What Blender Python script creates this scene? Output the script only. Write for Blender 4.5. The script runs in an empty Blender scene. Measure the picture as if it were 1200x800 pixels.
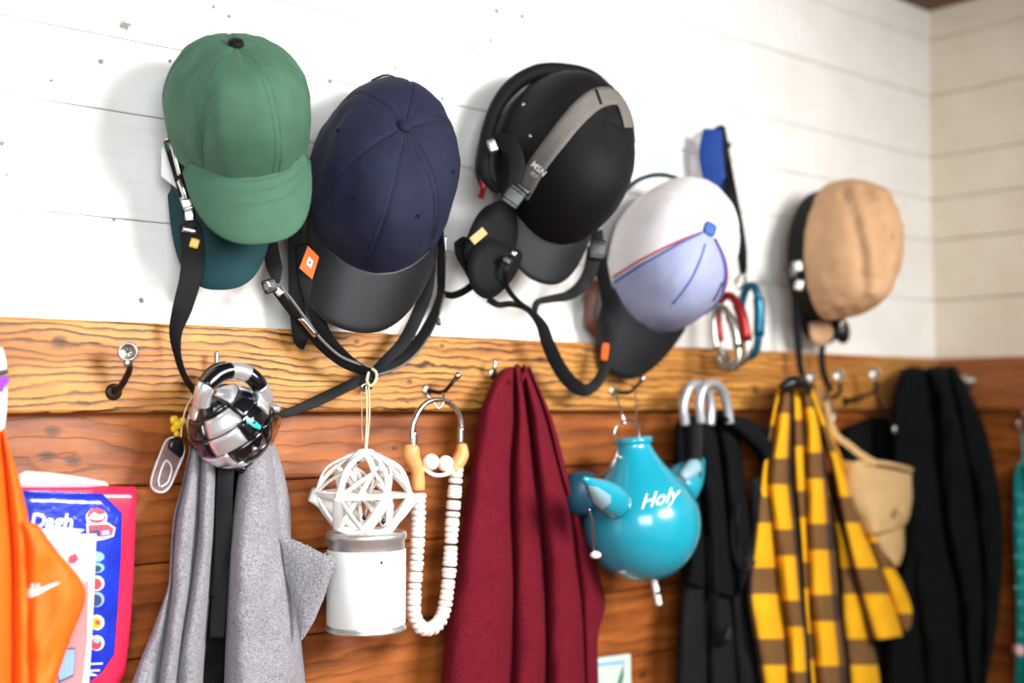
import bpy, math, random
from mathutils import Vector, Matrix, noise as mnoise
random.seed(7)
C = bpy.context.scene.collection
SC = bpy.context.scene

# ---------------------------------------------------------------- camera
FPX = 1469.0
PITCH = math.atan(74 / FPX); YAW = math.radians(41)
CAM = Vector((0, -1.6, 1.6))
FW = Vector((math.sin(YAW) * math.cos(PITCH), math.cos(YAW) * math.cos(PITCH), math.sin(PITCH)))
RT = Vector((math.cos(YAW), -math.sin(YAW), 0)); UP = RT.cross(FW)
cd = bpy.data.cameras.new('camera'); cam = bpy.data.objects.new('camera', cd); C.objects.link(cam)
cd.sensor_width = 36; cd.lens = FPX / 1200 * 36; cd.clip_start = .05
cam.matrix_world = Matrix.Translation(CAM) @ Matrix((RT, UP, -FW)).transposed().to_4x4()
cd.dof.use_dof = True; cd.dof.focus_distance = 1.75; cd.dof.aperture_fstop = 1.5; cd.dof.aperture_blades = 7
SC.camera = cam
# ---------------------------------------------------------------- light
SC.view_settings.view_transform = 'Standard'; SC.view_settings.look = 'None'
SC.view_settings.exposure = 0.66; SC.view_settings.gamma = 1; SC.view_settings.use_curve_mapping = False
W = bpy.data.worlds.new('room_light'); SC.world = W; W.use_nodes = True
W.node_tree.nodes['Background'].inputs[0].default_value = (1.0, .96, .9, 1)
W.node_tree.nodes['Background'].inputs[1].default_value = 0.23
def area(name, loc, target, size, power, col, size_y=None):
    l = bpy.data.lights.new(name, 'AREA'); l.size = size; l.energy = power; l.color = col
    if size_y: l.shape = 'RECTANGLE'; l.size_y = size_y
    o = bpy.data.objects.new(name, l); C.objects.link(o); o.location = loc
    o.rotation_euler = (Vector(target) - Vector(loc)).to_track_quat('-Z', 'Y').to_euler(); return o
kl = area('window_daylight', (1.6, -2.15, 2.5), (.85, 0, 1.6), 1.0, 44, (1, .985, .96), 1.1); kl.data.spread = math.radians(115)
area('side_fill', (-.5, -2.5, 2.2), (.6, 0, 1.65), 1.4, 20, (.88, .95, 1)).data.spread = math.radians(100)  # added soft fill from the camera side, lifts the shadows

# ---------------------------------------------------------------- helpers
def P(u, v, d=0.0):
    """world point seen at (u, v) of the survey photograph, d metres in front of the back wall"""
    r = FW + RT * ((u - 600) / FPX) - UP * ((v - 400) / FPX)
    return CAM + r * ((-d - CAM.y) / r.y)
def PX(u, v, e=0.0):
    """the same on the right wall, e metres in front of it"""
    r = FW + RT * ((u - 600) / FPX) - UP * ((v - 400) / FPX)
    return CAM + r * ((CORNER - e - CAM.x) / r.x)
CORNER = 2.73
def lin(h):
    h = h.lstrip('#'); c = [int(h[i:i+2], 16) / 255 for i in (0, 2, 4)]
    return tuple(x / 12.92 if x <= .04045 else ((x + .055) / 1.055) ** 2.4 for x in c) + (1,)
class NT:
    def __init__(s, name):
        s.m = bpy.data.materials.new(name); s.m.use_nodes = True; s.t = s.m.node_tree
        s.b = s.t.nodes['Principled BSDF']
    def n(s, t, **k):
        nd = s.t.nodes.new(t)
        for a, v in k.items():
            if a.startswith('i_'):
                key = a[2:]; key = int(key) if key.isdigit() else key.replace('_', ' ')
                if isinstance(v, bpy.types.NodeSocket): s.t.links.new(v, nd.inputs[key])
                else: nd.inputs[key].default_value = v
            else: setattr(nd, a, v)
        return nd
    def link(s, a, b): s.t.links.new(a, b)
    def math(s, op, a, b=0.0, c=None, clamp=False):
        nd = s.n('ShaderNodeMath', operation=op, i_0=a, i_1=b, use_clamp=clamp)
        if c is not None:
            if isinstance(c, bpy.types.NodeSocket): s.link(c, nd.inputs[2])
            else: nd.inputs[2].default_value = c
        return nd.outputs[0]
    def mix(s, f, a, b, mode='MIX'):
        nd = s.n('ShaderNodeMix', data_type='RGBA', blend_type=mode)
        for k, v in ((0, f), (6, a), (7, b)):
            if isinstance(v, bpy.types.NodeSocket): s.link(v, nd.inputs[k])
            else: nd.inputs[k].default_value = v
        return nd.outputs[2]
    def mapping(s, scale=(1, 1, 1), src='Object', loc=(0, 0, 0), rot=(0, 0, 0)):
        tc = s.n('ShaderNodeTexCoord'); mp = s.n('ShaderNodeMapping'); s.link(tc.outputs[src], mp.inputs[0])
        mp.inputs[1].default_value = loc; mp.inputs[2].default_value = rot; mp.inputs[3].default_value = scale
        return mp.outputs[0]
    def noise(s, vec, scale, detail=4, rough=.5, out=0):
        nd = s.n('ShaderNodeTexNoise', i_Scale=scale, i_Detail=detail, i_Roughness=rough); s.link(vec, nd.inputs['Vector'])
        return nd.outputs[out]
    def ramp(s, f, stops):
        nd = s.n('ShaderNodeValToRGB'); s.link(f, nd.inputs[0]); e = nd.color_ramp.elements
        while len(e) < len(stops): e.new(.5)
        for q, (p, c) in zip(e, stops): q.position = p; q.color = c
        return nd.outputs[0]
    def bump(s, h, strength, dist=.001):
        nd = s.n('ShaderNodeBump', i_Strength=strength, i_Distance=dist); s.link(h, nd.inputs['Height'])
        s.link(nd.outputs[0], s.b.inputs['Normal'])
def simple(name, col, rough=.6, metal=0, var=0, vscale=60, bump=0, bscale=400, bdist=.0006, sheen=0, coat=0, trans=0, ior=None, stretch=(1, 1, 1), spec=None):
    n = NT(name); b = n.b; c = lin(col)
    b.inputs['Base Color'].default_value = c; b.inputs['Roughness'].default_value = rough; b.inputs['Metallic'].default_value = metal
    if spec is None and rough >= .6 and not metal: spec = .22
    if spec is not None: b.inputs['Specular IOR Level'].default_value = spec
    if sheen: b.inputs['Sheen Weight'].default_value = sheen; b.inputs['Sheen Roughness'].default_value = .5; b.inputs['Sheen Tint'].default_value = c
    if coat: b.inputs['Coat Weight'].default_value = coat; b.inputs['Coat Roughness'].default_value = .08
    if trans: b.inputs['Transmission Weight'].default_value = trans; b.inputs['IOR'].default_value = ior or 1.45
    v = n.mapping(stretch)
    nz = n.noise(v, vscale, 5, .6)
    k = max(var, .04)
    lo = tuple(x * (1 - k) for x in c[:3]) + (1,); hi = tuple(min(1, x * (1 + k)) for x in c[:3]) + (1,)
    n.link(n.ramp(nz, [(.3, lo), (.7, hi)]), b.inputs['Base Color'])
    if bump: n.bump(n.noise(v, bscale, 3, .6), bump, bdist)
    return n.m

def topof(o):
    while o.parent: o = o.parent
    return o
def tag(o, label=None, cat=None, group=None, kind=None):
    for k, v in (('label', label), ('category', cat), ('group', group), ('kind', kind)):
        if v: o[k] = v
    return o
def thing(name, loc, label=None, cat=None, group=None, kind=None):
    o = bpy.data.objects.new(name, None); C.objects.link(o); o.location = loc; o.empty_display_size = .02
    return tag(o, label, cat, group, kind)
def mesh(name, vs, fs, m, parent=None, smooth=True, origin=None, uv=None, mats=None, fm=None):
    """one mesh object; vertices come in world metres"""
    if parent is not None: off = topof(parent).location.copy()
    elif origin is not None: off = Vector(origin)
    else:
        k = len(vs); off = Vector((sum(v[0] for v in vs) / k, sum(v[1] for v in vs) / k, min(v[2] for v in vs)))
    me = bpy.data.meshes.new(name); me.from_pydata([tuple(Vector(v) - off) for v in vs], [], fs); me.update()
    for q in (mats or [m]): me.materials.append(q)
    if fm:
        for p, k in zip(me.polygons, fm): p.material_index = k
    if smooth:
        for p in me.polygons: p.use_smooth = True
    if uv:
        L = me.uv_layers.new(name='UVMap')
        for lp in me.loops: L.data[lp.index].uv = uv[lp.vertex_index]
    o = bpy.data.objects.new(name, me); C.objects.link(o)
    if parent is not None: o.parent = parent
    else: o.location = off
    return o
class G:
    """collects geometry for one mesh"""
    def __init__(s): s.v = []; s.f = []; s.m = []
    def add(s, vs, fs, mi=0):
        k = len(s.v); s.v += [Vector(x) for x in vs]; s.f += [tuple(i + k for i in f) for f in fs]; s.m += [mi] * len(fs); return s
    def build(s, name, m, parent=None, **k): return mesh(name, s.v, s.f, m, parent, fm=s.m if k.get('mats') else None, **k)
def box(x0, x1, y0, y1, z0, z1, b=0.0):
    """box with chamfered long front edges"""
    if b <= 0:
        v = [(x, y, z) for x in (x0, x1) for y in (y0, y1) for z in (z0, z1)]
        return v, [(0, 1, 3, 2), (4, 6, 7, 5), (0, 4, 5, 1), (2, 3, 7, 6), (0, 2, 6, 4), (1, 5, 7, 3)]
    prof = [(y1, z0), (y0 + b, z0), (y0, z0 + b), (y0, z1 - b), (y0 + b, z1), (y1, z1)]
    v = [(x, y, z) for x in (x0, x1) for y, z in prof]; n = 6
    return v, [tuple(range(n))[::-1], tuple(range(n, 2 * n))] + [(i, (i + 1) % n, n + (i + 1) % n, n + i) for i in range(n)]
def smoothpts(pts, sub=6):
    pts = [Vector(p) for p in pts]
    if len(pts) < 3: return [pts[0].lerp(pts[-1], i / sub) for i in range(sub + 1)]
    out = []
    for i in range(len(pts) - 1):
        p0 = pts[max(i - 1, 0)]; p1 = pts[i]; p2 = pts[i + 1]; p3 = pts[min(i + 2, len(pts) - 1)]
        for k in range(sub):
            t = k / sub
            out.append(.5 * ((2 * p1) + (p2 - p0) * t + (2 * p0 - 5 * p1 + 4 * p2 - p3) * t * t + (3 * p1 - p0 - 3 * p2 + p3) * t ** 3))
    out.append(pts[-1]); return out
def interp(xs, t):
    k = t * (len(xs) - 1); i = min(int(k), len(xs) - 2); return xs[i] + (xs[i + 1] - xs[i]) * (k - i)
def g_tube(pts, r, seg=10, sub=6, closed=False, smooth=True):
    pts = smoothpts(pts, sub) if smooth else [Vector(p) for p in pts]
    if closed: pts = pts[:-1] if (pts[0] - pts[-1]).length < 1e-6 else pts
    n = len(pts); vs = []; fs = []
    N = None
    for i, p in enumerate(pts):
        T = (pts[(i + 1) % n] - pts[i - 1]) if closed else (pts[min(i + 1, n - 1)] - pts[max(i - 1, 0)])
        T.normalize()
        if N is None: N = T.orthogonal().normalized()
        N = (N - T * N.dot(T)).normalized(); B = T.cross(N)
        rr = interp(r, i / (n - 1)) if isinstance(r, (list, tuple)) else r
        vs += [p + (N * math.cos(a) + B * math.sin(a)) * rr for a in (2 * math.pi * k / seg for k in range(seg))]
    for i in range(n if closed else n - 1):
        j = (i + 1) % n
        fs += [(i * seg + k, i * seg + (k + 1) % seg, j * seg + (k + 1) % seg, j * seg + k) for k in range(seg)]
    if not closed: fs += [tuple(range(seg))[::-1], tuple(range((n - 1) * seg, n * seg))]
    return vs, fs
def g_ribbon(pts, w, th=.0016, twist=0, face=None, sub=8):
    """flat webbing swept along points; w and twist may be lists"""
    pts = smoothpts(pts, sub); n = len(pts); vs = []; fs = []
    for i, p in enumerate(pts):
        T = (pts[min(i + 1, n - 1)] - pts[max(i - 1, 0)]).normalized()
        N = Vector(face) if face else (CAM - p); N = (N - T * N.dot(T)).normalized(); Wd = T.cross(N)
        tw = math.radians(interp(twist, i / (n - 1)) if isinstance(twist, (list, tuple)) else twist)
        N2 = N * math.cos(tw) + Wd * math.sin(tw); W2 = Wd * math.cos(tw) - N * math.sin(tw)
        ww = (interp(w, i / (n - 1)) if isinstance(w, (list, tuple)) else w) / 2
        e = min(th * .5, ww * .4)
        for a, b in ((-ww, -.3), (-ww + e, -.5), (ww - e, -.5), (ww, -.3), (ww, .3), (ww - e, .5), (-ww + e, .5), (-ww, .3)):
            vs.append(p + W2 * a + N2 * th * b)
    k = 8
    for i in range(n - 1): fs += [(i * k + j, i * k + (j + 1) % k, (i + 1) * k + (j + 1) % k, (i + 1) * k + j) for j in range(k)]
    fs += [tuple(range(k))[::-1], tuple(range((n - 1) * k, n * k))]
    return vs, fs
def g_lathe(prof, c, ax=(0, 0, 1), seg=40, xa=None):
    """prof: (radius, height) pairs about axis ax through c"""
    A = Vector(ax).normalized(); X = Vector(xa) if xa else A.orthogonal(); X = (X - A * X.dot(A)).normalized(); Y = A.cross(X); c = Vector(c)
    vs = []; fs = []; n = len(prof)
    for r, h in prof: vs += [c + A * h + (X * math.cos(t) + Y * math.sin(t)) * max(r, 1e-5) for t in (2 * math.pi * k / seg for k in range(seg))]
    for i in range(n - 1): fs += [(i * seg + k, i * seg + (k + 1) % seg, (i + 1) * seg + (k + 1) % seg, (i + 1) * seg + k) for k in range(seg)]
    return vs, fs
def g_blob(c, axes, nu=20, nv=12, e=1.0):
    """superellipsoid with three half-axis vectors"""
    c = Vector(c); A, B, D = [Vector(a) for a in axes]; vs = []; fs = []
    s = lambda x: math.copysign(abs(x) ** e, x)
    for i in range(nv + 1):
        t = -math.pi / 2 + math.pi * i / nv
        for k in range(nu):
            a = 2 * math.pi * k / nu
            vs.append(c + A * s(math.cos(t)) * s(math.cos(a)) + B * s(math.cos(t)) * s(math.sin(a)) + D * s(math.sin(t)))
    for i in range(nv): fs += [(i * nu + k, i * nu + (k + 1) % nu, (i + 1) * nu + (k + 1) % nu, (i + 1) * nu + k) for k in range(nu)]
    return vs, fs
def g_slab(poly, th, sub=None):
    """prism of a world polygon, pushed away from the viewer side by th (vector)"""
    th = Vector(th); n = len(poly); v = [Vector(p) for p in poly] + [Vector(p) + th for p in poly]
    return v, [tuple(range(n)), tuple(range(n, 2 * n))[::-1]] + [(i, i + n, (i + 1) % n + n, (i + 1) % n) for i in range(n)]
def viewframe(p):
    """horizontal right, up and towards-the-room vectors at p"""
    f = Vector((p[0] - CAM.x, p[1] - CAM.y, 0)).normalized()
    return Vector((f.y, -f.x, 0)), Vector((0, 0, 1)), -f
def text_mesh(body, size, fn, name, m, parent, shear=0, extrude=0.0, bold=0.0):
    """lettering; fn maps the (x, y, z) of the text plane to the world"""
    cu = bpy.data.curves.new('text', 'FONT'); cu.body = body; cu.size = size; cu.shear = shear; cu.extrude = extrude; cu.offset = bold
    cu.align_x = 'CENTER'; cu.align_y = 'CENTER'; cu.resolution_u = 3
    o = bpy.data.objects.new('text', cu); C.objects.link(o); bpy.context.view_layer.update()
    me = bpy.data.meshes.new_from_object(o.evaluated_get(bpy.context.evaluated_depsgraph_get()))
    vs = [fn(v.co) for v in me.vertices]; fs = [tuple(p.vertices) for p in me.polygons]
    bpy.data.objects.remove(o); bpy.data.curves.remove(cu)
    return mesh(name, vs, fs, m, parent, smooth=False)

from mathutils.bvhtree import BVHTree
class Cast:
    '''where a sight line of the survey meets some geometry, for laying straps and prints on curved surfaces'''
    def __init__(s, gs):
        vs = []; fs = []
        for v, f in gs: k = len(vs); vs += list(v); fs += [tuple(i + k for i in q) for q in f]
        s.t = BVHTree.FromPolygons([tuple(v) for v in vs], fs)
    def at(s, u, v, off=0.0):
        r = (FW + RT * ((u - 600) / FPX) - UP * ((v - 400) / FPX)).normalized()
        p, n, _, _ = s.t.ray_cast(CAM, r)
        if p is None:
            p, n, _, _ = s.t.find_nearest(P(u, v, .12))
        if n.dot(r) > 0: n = -n
        return p + n * off, n
    def ribbon(s, pix, w, th=.0015, off=.0018, nw=4):
        '''ribbon whose width follows the surface'''
        pts = [Vector((a, b, 0)) for a, b in pix]; pts = smoothpts(pts, 8); C0 = [s.at(p.x, p.y, off) for p in pts]
        n = len(pts); vs = []; fs = []; m = nw + 1
        for lay in (0, 1):
            for i in range(n):
                p, N = C0[i]; T = (C0[min(i + 1, n - 1)][0] - C0[max(i - 1, 0)][0]).normalized(); Wd = T.cross(N).normalized()
                for k in range(m):
                    q = p + Wd * w * (k / nw - .5); hit = s.t.find_nearest(q); h = hit[0]; hn = hit[1]
                    if hn.dot(N) < 0: hn = -hn
                    vs.append(h + hn * (off + (th if lay == 0 else 0)))
        K = n * m
        for i in range(n - 1):
            for k in range(nw):
                a = i * m + k; fs += [(a, a + 1, a + m + 1, a + m), (K + a, K + a + m, K + a + m + 1, K + a + 1)]
            fs += [(i * m, (i + 1) * m, K + (i + 1) * m, K + i * m), (i * m + nw, K + i * m + nw, K + (i + 1) * m + nw, (i + 1) * m + nw)]
        for k in range(nw): fs += [(k, K + k, K + k + 1, k + 1), ((n - 1) * m + k, (n - 1) * m + k + 1, K + (n - 1) * m + k + 1, K + (n - 1) * m + k)]
        return vs, fs

# ---------------------------------------------------------------- materials
def m_white_paint(name='white_painted_board', c1='#ece9e3', c2='#f6f4f0'):
    n = NT(name); v = n.mapping((1, 1, 1))
    g = n.noise(n.mapping((1.2, 1, 14)), 6, 6, .6); g2 = n.noise(v, 9, 4, .55)
    base = n.ramp(g2, [(.3, lin(c1)), (.7, lin(c2))])
    gr = n.ramp(g, [(.25, (.86, .85, .84, 1)), (.5, (1, 1, 1, 1))])
    col = n.mix(.5, base, gr, 'MULTIPLY')
    wear = n.noise(n.mapping((4, 4, 26)), 5, 6, .7)
    wf = n.ramp(wear, [(.68, (0, 0, 0, 1)), (.76, (1, 1, 1, 1))])
    col = n.mix(n.math('MULTIPLY', wf, .35), col, lin('#b7b0a8'))
    spots = [(146, 30, 9), (118, 72, 5), (60, 95, 3), (2, 168, 4), (8, 205, 2.5), (165, 352, 3.5), (199, 72, 3), (387, 95, 3.5), (582, 13, 5), (612, 19, 4.5), (575, 47, 4), (518, 115, 4),
             (463, 80, 3), (553, 58, 3), (750, 137, 3.5), (250, 8, 3), (268, 19, 3), (133, 258, 2.5), (516, 340, 4)]
    dist = n.noise(v, 120, 3, .6, out=1)
    for (u, w, r) in spots:
        p = P(u, w, 0); rr = r * .00115
        sub = n.n('ShaderNodeVectorMath', operation='SUBTRACT'); n.link(v, sub.inputs[0]); sub.inputs[1].default_value = p
        ad = n.n('ShaderNodeVectorMath', operation='MULTIPLY_ADD'); n.link(dist, ad.inputs[0]); ad.inputs[1].default_value = (rr * 1.7,) * 3; n.link(sub.outputs[0], ad.inputs[2])
        ad2 = n.n('ShaderNodeVectorMath', operation='ADD'); n.link(ad.outputs[0], ad2.inputs[0]); ad2.inputs[1].default_value = (-rr * .85,) * 3
        ln = n.n('ShaderNodeVectorMath', operation='LENGTH'); n.link(ad2.outputs[0], ln.inputs[0])
        f = n.n('ShaderNodeMapRange', i_1=rr * .55, i_2=rr * 1.15, i_3=1.0, i_4=0.0); n.link(ln.outputs[1], f.inputs[0])
        col = n.mix(n.math('MULTIPLY', f.outputs[0], .9), col, lin('#5d5048'))
    n.link(col, n.b.inputs['Base Color']); n.b.inputs['Roughness'].default_value = .55
    n.bump(g, .35, .002); return n.m
def m_wood(name, light, mid, dark, knots, freq, wob=.010, contrast=1.0, rough=.6, line=.5):
    """plain-sawn softwood: dark latewood lines wandering round knots; x along the grain"""
    n = NT(name); v = n.mapping(); sp = n.n('ShaderNodeSeparateXYZ'); n.link(v, sp.inputs[0])
    oi = n.n('ShaderNodeObjectInfo')
    vo = n.n('ShaderNodeVectorMath', operation='MULTIPLY_ADD'); n.link(oi.outputs['Random'], vo.inputs[0]); vo.inputs[1].default_value = (9, 5, 7); n.link(v, vo.inputs[2])
    def ns(sc, scale, det=4, r=.5):
        mp = n.n('ShaderNodeMapping'); n.link(vo.outputs[0], mp.inputs[0]); mp.inputs[3].default_value = sc; return n.noise(mp.outputs[0], scale, det, r)
    w1 = n.math('SUBTRACT', ns((1.0, 1, 5), 2.2, 2, .4), .5)
    w2 = n.math('SUBTRACT', ns((3.5, 1, 9), 5, 3, .55), .5)
    f = n.math('ADD', sp.outputs[2], n.math('ADD', n.math('MULTIPLY', w1, wob * 5), n.math('MULTIPLY', w2, wob * 1.4)))
    core = None
    for (kx, kz, r) in knots:
        dx = n.math('DIVIDE', n.math('SUBTRACT', sp.outputs[0], kx), r * 2.6); dz0 = n.math('SUBTRACT', sp.outputs[2], kz); dz = n.math('DIVIDE', dz0, r * 1.7)
        d2 = n.math('ADD', n.math('MULTIPLY', dx, dx), n.math('MULTIPLY', dz, dz)); g = n.math('EXPONENT', n.math('MULTIPLY', d2, -1))
        f = n.math('SUBTRACT', f, n.math('MULTIPLY', n.math('MULTIPLY', dz0, g), .85))
        c = n.n('ShaderNodeMapRange', i_1=.12, i_2=.0, i_3=0.0, i_4=1.0)
        n.link(n.math('ADD', n.math('MULTIPLY', d2, .6), n.math('MULTIPLY', w2, .05)), c.inputs[0])
        core = c.outputs[0] if core is None else n.math('MAXIMUM', core, c.outputs[0])
    ph = n.math('MULTIPLY', f, freq)
    fr = n.math('FRACT', ph)
    sharp = n.ramp(fr, [(0, (0, 0, 0, 1)), (.45, (.12, .12, .12, 1)), (.86, (1, 1, 1, 1)), (1.0, (0, 0, 0, 1))])
    brd = ns((1.4, 1, 10), 5, 3); amt = n.ramp(brd, [(.3, (.25, .25, .25, 1)), (.65, (1, 1, 1, 1))])
    fib = ns((4, 1, 160), 6, 3, .7)
    tone = n.ramp(ns((.9, 1, 5), 5, 4, .6), [(.3, lin(mid)), (.68, lin(light))])
    lf = n.math('MULTIPLY', n.math('MULTIPLY', sharp, amt), line * contrast, clamp=True)
    col = n.mix(lf, tone, lin(dark))
    col = n.mix(.45, col, n.ramp(fib, [(.3, (.62, .58, .55, 1)), (.65, (1.0, 1.0, 1.0, 1))]), 'MULTIPLY')
    if core is not None: col = n.mix(n.math('MULTIPLY', core, .85), col, lin('#43200d'))
    gouge = n.ramp(ns((7, 1, 40), 6, 5, .7), [(.66, (0, 0, 0, 1)), (.74, (1, 1, 1, 1))])
    col = n.mix(n.math('MULTIPLY', gouge, .55), col, lin('#54290f'))
    n.link(col, n.b.inputs['Base Color']); n.b.inputs['Roughness'].default_value = rough
    hgt = n.math('ADD', n.math('MULTIPLY', sharp, -.6), n.math('MULTIPLY', fib, .5)); n.bump(hgt, .5, .0012)
    return n.m
def kn(lst, d=.03):
    out = []
    for u, v, r in lst: p = P(u, v, d); out.append((p.x, p.z, r))
    return out
M = {}
M['white_board'] = m_white_paint(); M['warm_shade_board'] = m_white_paint('warm_shade_painted_board', '#e2d6c0', '#ece2d0')  # second one: right wall's warm, dimmer light tinted into its white paint
M['rail'] = m_wood('weathered_rail_pine', '#dd9f4c', '#b06a24', '#3c1707', kn([(70, 399, .011), (480, 447, .007), (418, 400, .006), (885, 456, .011), (518, 405, .006)]), 92, .012, 1.3, .5, 1.0)
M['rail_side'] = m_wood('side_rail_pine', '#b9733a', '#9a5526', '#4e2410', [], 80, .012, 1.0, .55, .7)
M['lower'] = m_wood('stained_lower_board', '#b96a2b', '#7a3a13', '#351204', kn([(62, 505, .012), (55, 535, .013), (86, 540, .012), (462, 525, .006), (752, 790, .012), (370, 660, .01)], 0), 40, .016, .9, .42, .6)
M['ceiling'] = m_wood('brown_ceiling_board', '#6e4520', '#543012', '#2c1608', [], 60, .01)
M['black'] = simple('black_webbing', '#0b0b0d', .6, var=.25, vscale=300, bump=.6, bscale=900)
M['black2'] = simple('black_fabric', '#09090b', .72, var=.2, bump=.5, bscale=700)
M['grey_strap'] = simple('grey_webbing', '#6d6863', .7, var=.12, vscale=300, bump=.5, bscale=900)
M['green'] = simple('green_cotton', '#426550', .75, var=.08, vscale=25, bump=.3, bscale=900, sheen=.15)
M['teal_dark'] = simple('dark_teal_cotton', '#17393e', .8, var=.12, vscale=25, bump=.3, bscale=900, sheen=.2)
M['navy'] = simple('navy_cotton', '#1d2136', .8, var=.14, vscale=30, bump=.4, bscale=1000, sheen=.2)
M['visor_black'] = simple('black_visor_cloth', '#121317', .5, var=.12, bump=.3, bscale=900)
M['shell'] = simple('black_helmet_shell', '#0a0b0d', .32)
M['lycra'] = simple('black_stretch_fabric', '#0b0b0d', .7, var=.12, bump=.35, bscale=1200, sheen=.05)
M['offwhite'] = simple('off_white_cotton', '#e3dedf', .8, var=.07, vscale=18, bump=.3, bscale=900)
M['lavender'] = simple('lavender_blue_cotton', '#9aa0c0', .8, var=.12, vscale=14, bump=.3, bscale=900)
M['tan'] = simple('tan_wool_felt', '#c49c76', .85, var=.08, vscale=40, bump=.35, bscale=700, sheen=.3)
M['redpipe'] = simple('red_piping', '#b5485a', .6); M['bluepipe'] = simple('blue_piping', '#4565a8', .6)
M['steel'] = simple('bright_steel', '#cfcdc8', .22, 1, var=.06); M['steel_dull'] = simple('dull_zinc', '#b9b4aa', .38, 1, var=.15, vscale=200)
M['tin'] = simple('tin_plate', '#dcdad6', .3, .8)
M['satin'] = simple('satin_silver', '#bfc0c3', .35, .65)
M['iron'] = simple('dark_iron', '#33261f', .45, .7, var=.3, vscale=200)
M['chrome'] = simple('chrome_panel', '#e6e7ea', .24, .72); M['gloss_black'] = simple('gloss_black_panel', '#0b0c12', .12, coat=.6)
M['cyan'] = simple('cyan_print', '#1fc0b4', .35)
M['orange_tag'] = simple('orange_woven_tag', '#f0601c', .6, bump=.3); M['white_tag'] = simple('white_paper_tag', '#f1efec', .6)
M['orange'] = simple('orange_polyester', '#f56f1e', .6, var=.08, vscale=12, bump=.15, sheen=.2)
M['white_print'] = simple('white_print', '#f4f1ee', .5)
M['white_plastic'] = simple('white_paper_cord', '#f2efe9', .55, var=.03, bump=.3, bscale=300)
M['white_label'] = simple('white_can_label', '#eeedea', .5)
M['cord'] = simple('natural_cord', '#d5c7a4', .8, bump=.5, bscale=1200)
M['bead'] = simple('cream_bead', '#f1e7dd', .4, var=.03); M['wood_bead'] = simple('orange_beech', '#dc9c5c', .45, var=.1, vscale=90)
def m_fleece(name, a, b, sc=700, sheen=.5, bumpd=.0018):
    n = NT(name); v = n.mapping(); x = n.noise(v, sc, 3, .7); y = n.noise(v, 60, 4, .6)
    c = n.ramp(x, [(.35, lin(a)), (.62, lin(b))]); c = n.mix(.35, c, n.ramp(y, [(.3, (.72, .72, .72, 1)), (.7, (1, 1, 1, 1))]), 'MULTIPLY')
    n.link(c, n.b.inputs['Base Color']); n.b.inputs['Roughness'].default_value = .95; n.b.inputs['Specular IOR Level'].default_value = .12
    n.b.inputs['Sheen Weight'].default_value = sheen; n.b.inputs['Sheen Tint'].default_value = lin(b)
    n.bump(n.math('ADD', x, n.math('MULTIPLY', n.noise(v, sc * .3, 3, .6), .8)), .9, bumpd); return n.m
M['grey_fleece'] = m_fleece('grey_melange_fleece', '#6f6d73', '#a8a5ab', 420)
M['maroon'] = m_fleece('maroon_velour', '#560e1b', '#7c1a2b', 420, .25, .0022)
M['black_wool'] = m_fleece('black_wool', '#07090a', '#0e1314', 300, 0)
M['black_knit'] = m_fleece('charcoal_knit', '#0a0b0e', '#14151a', 500, .03)
M['charcoal'] = m_fleece('charcoal_cloth', '#131315', '#232326', 500, .05)
M['teal_gloss'] = simple('glossy_turquoise_enamel', '#1799b0', .26, var=.05, vscale=8, coat=.8)
M['ear_grey'] = simple('pale_teal_enamel', '#8fb3bd', .2, coat=.6)
M['dark_teal_gloss'] = simple('dark_teal_plastic', '#0d4558', .35)
M['bag'] = simple('beige_felt_bag', '#c6a473', .85, var=.08, bump=.4, bscale=500, sheen=.2)
M['red'] = simple('red_anodised', '#8f1c1c', .3, .5); M['bluegreen'] = simple('teal_anodised', '#0f5d77', .3, .5); M['blue'] = simple('blue_nylon', '#173c86', .6, var=.1, bump=.4)
M['yellow'] = simple('yellow_plastic', '#e0b21c', .35)
M['leather'] = simple('brown_leather', '#5d3222', .5, var=.2, vscale=60, bump=.4, bscale=250)
M['pink_bag'] = simple('pink_plastic_film', '#e02a4c', .18, coat=.5); M['blue_bag'] = simple('blue_plastic_film', '#1c33b4', .2, var=.25, vscale=30, bump=.6, bscale=40, bdist=.003, coat=.5)
M['paper_pink'] = simple('pink_printed_paper', '#f08a8a', .5, var=.04); M['paper_pale'] = simple('pale_pink_paper', '#f6c3c6', .5); M['rose'] = simple('rose_red_print', '#b83a4e', .5)
M['sky_print'] = simple('light_blue_print', '#8fb2e6', .5); M['navy_print'] = simple('navy_print', '#27346b', .5)
M['mint_print'] = simple('mint_print', '#7fc9b8', .5); M['purple'] = simple('purple_nylon', '#8a3fb0', .6, bump=.3)
M['film'] = simple('clear_plastic_film', '#f4eef0', .25, trans=.35, coat=.4); M['clear'] = simple('clear_vinyl', '#f3ecec', .12, trans=.93, ior=1.3)
M['green_card'] = simple('pale_green_card', '#c9dccd', .5); M['teal_print'] = simple('teal_jersey', '#12938f', .75, var=.1, bump=.4, bscale=700, sheen=.2)
M['light_dot'] = simple('pale_dot_print', '#7ec9c2', .7)
M['paper_picture'] = simple('dark_green_drawing', '#5a7a68', .6)
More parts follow.
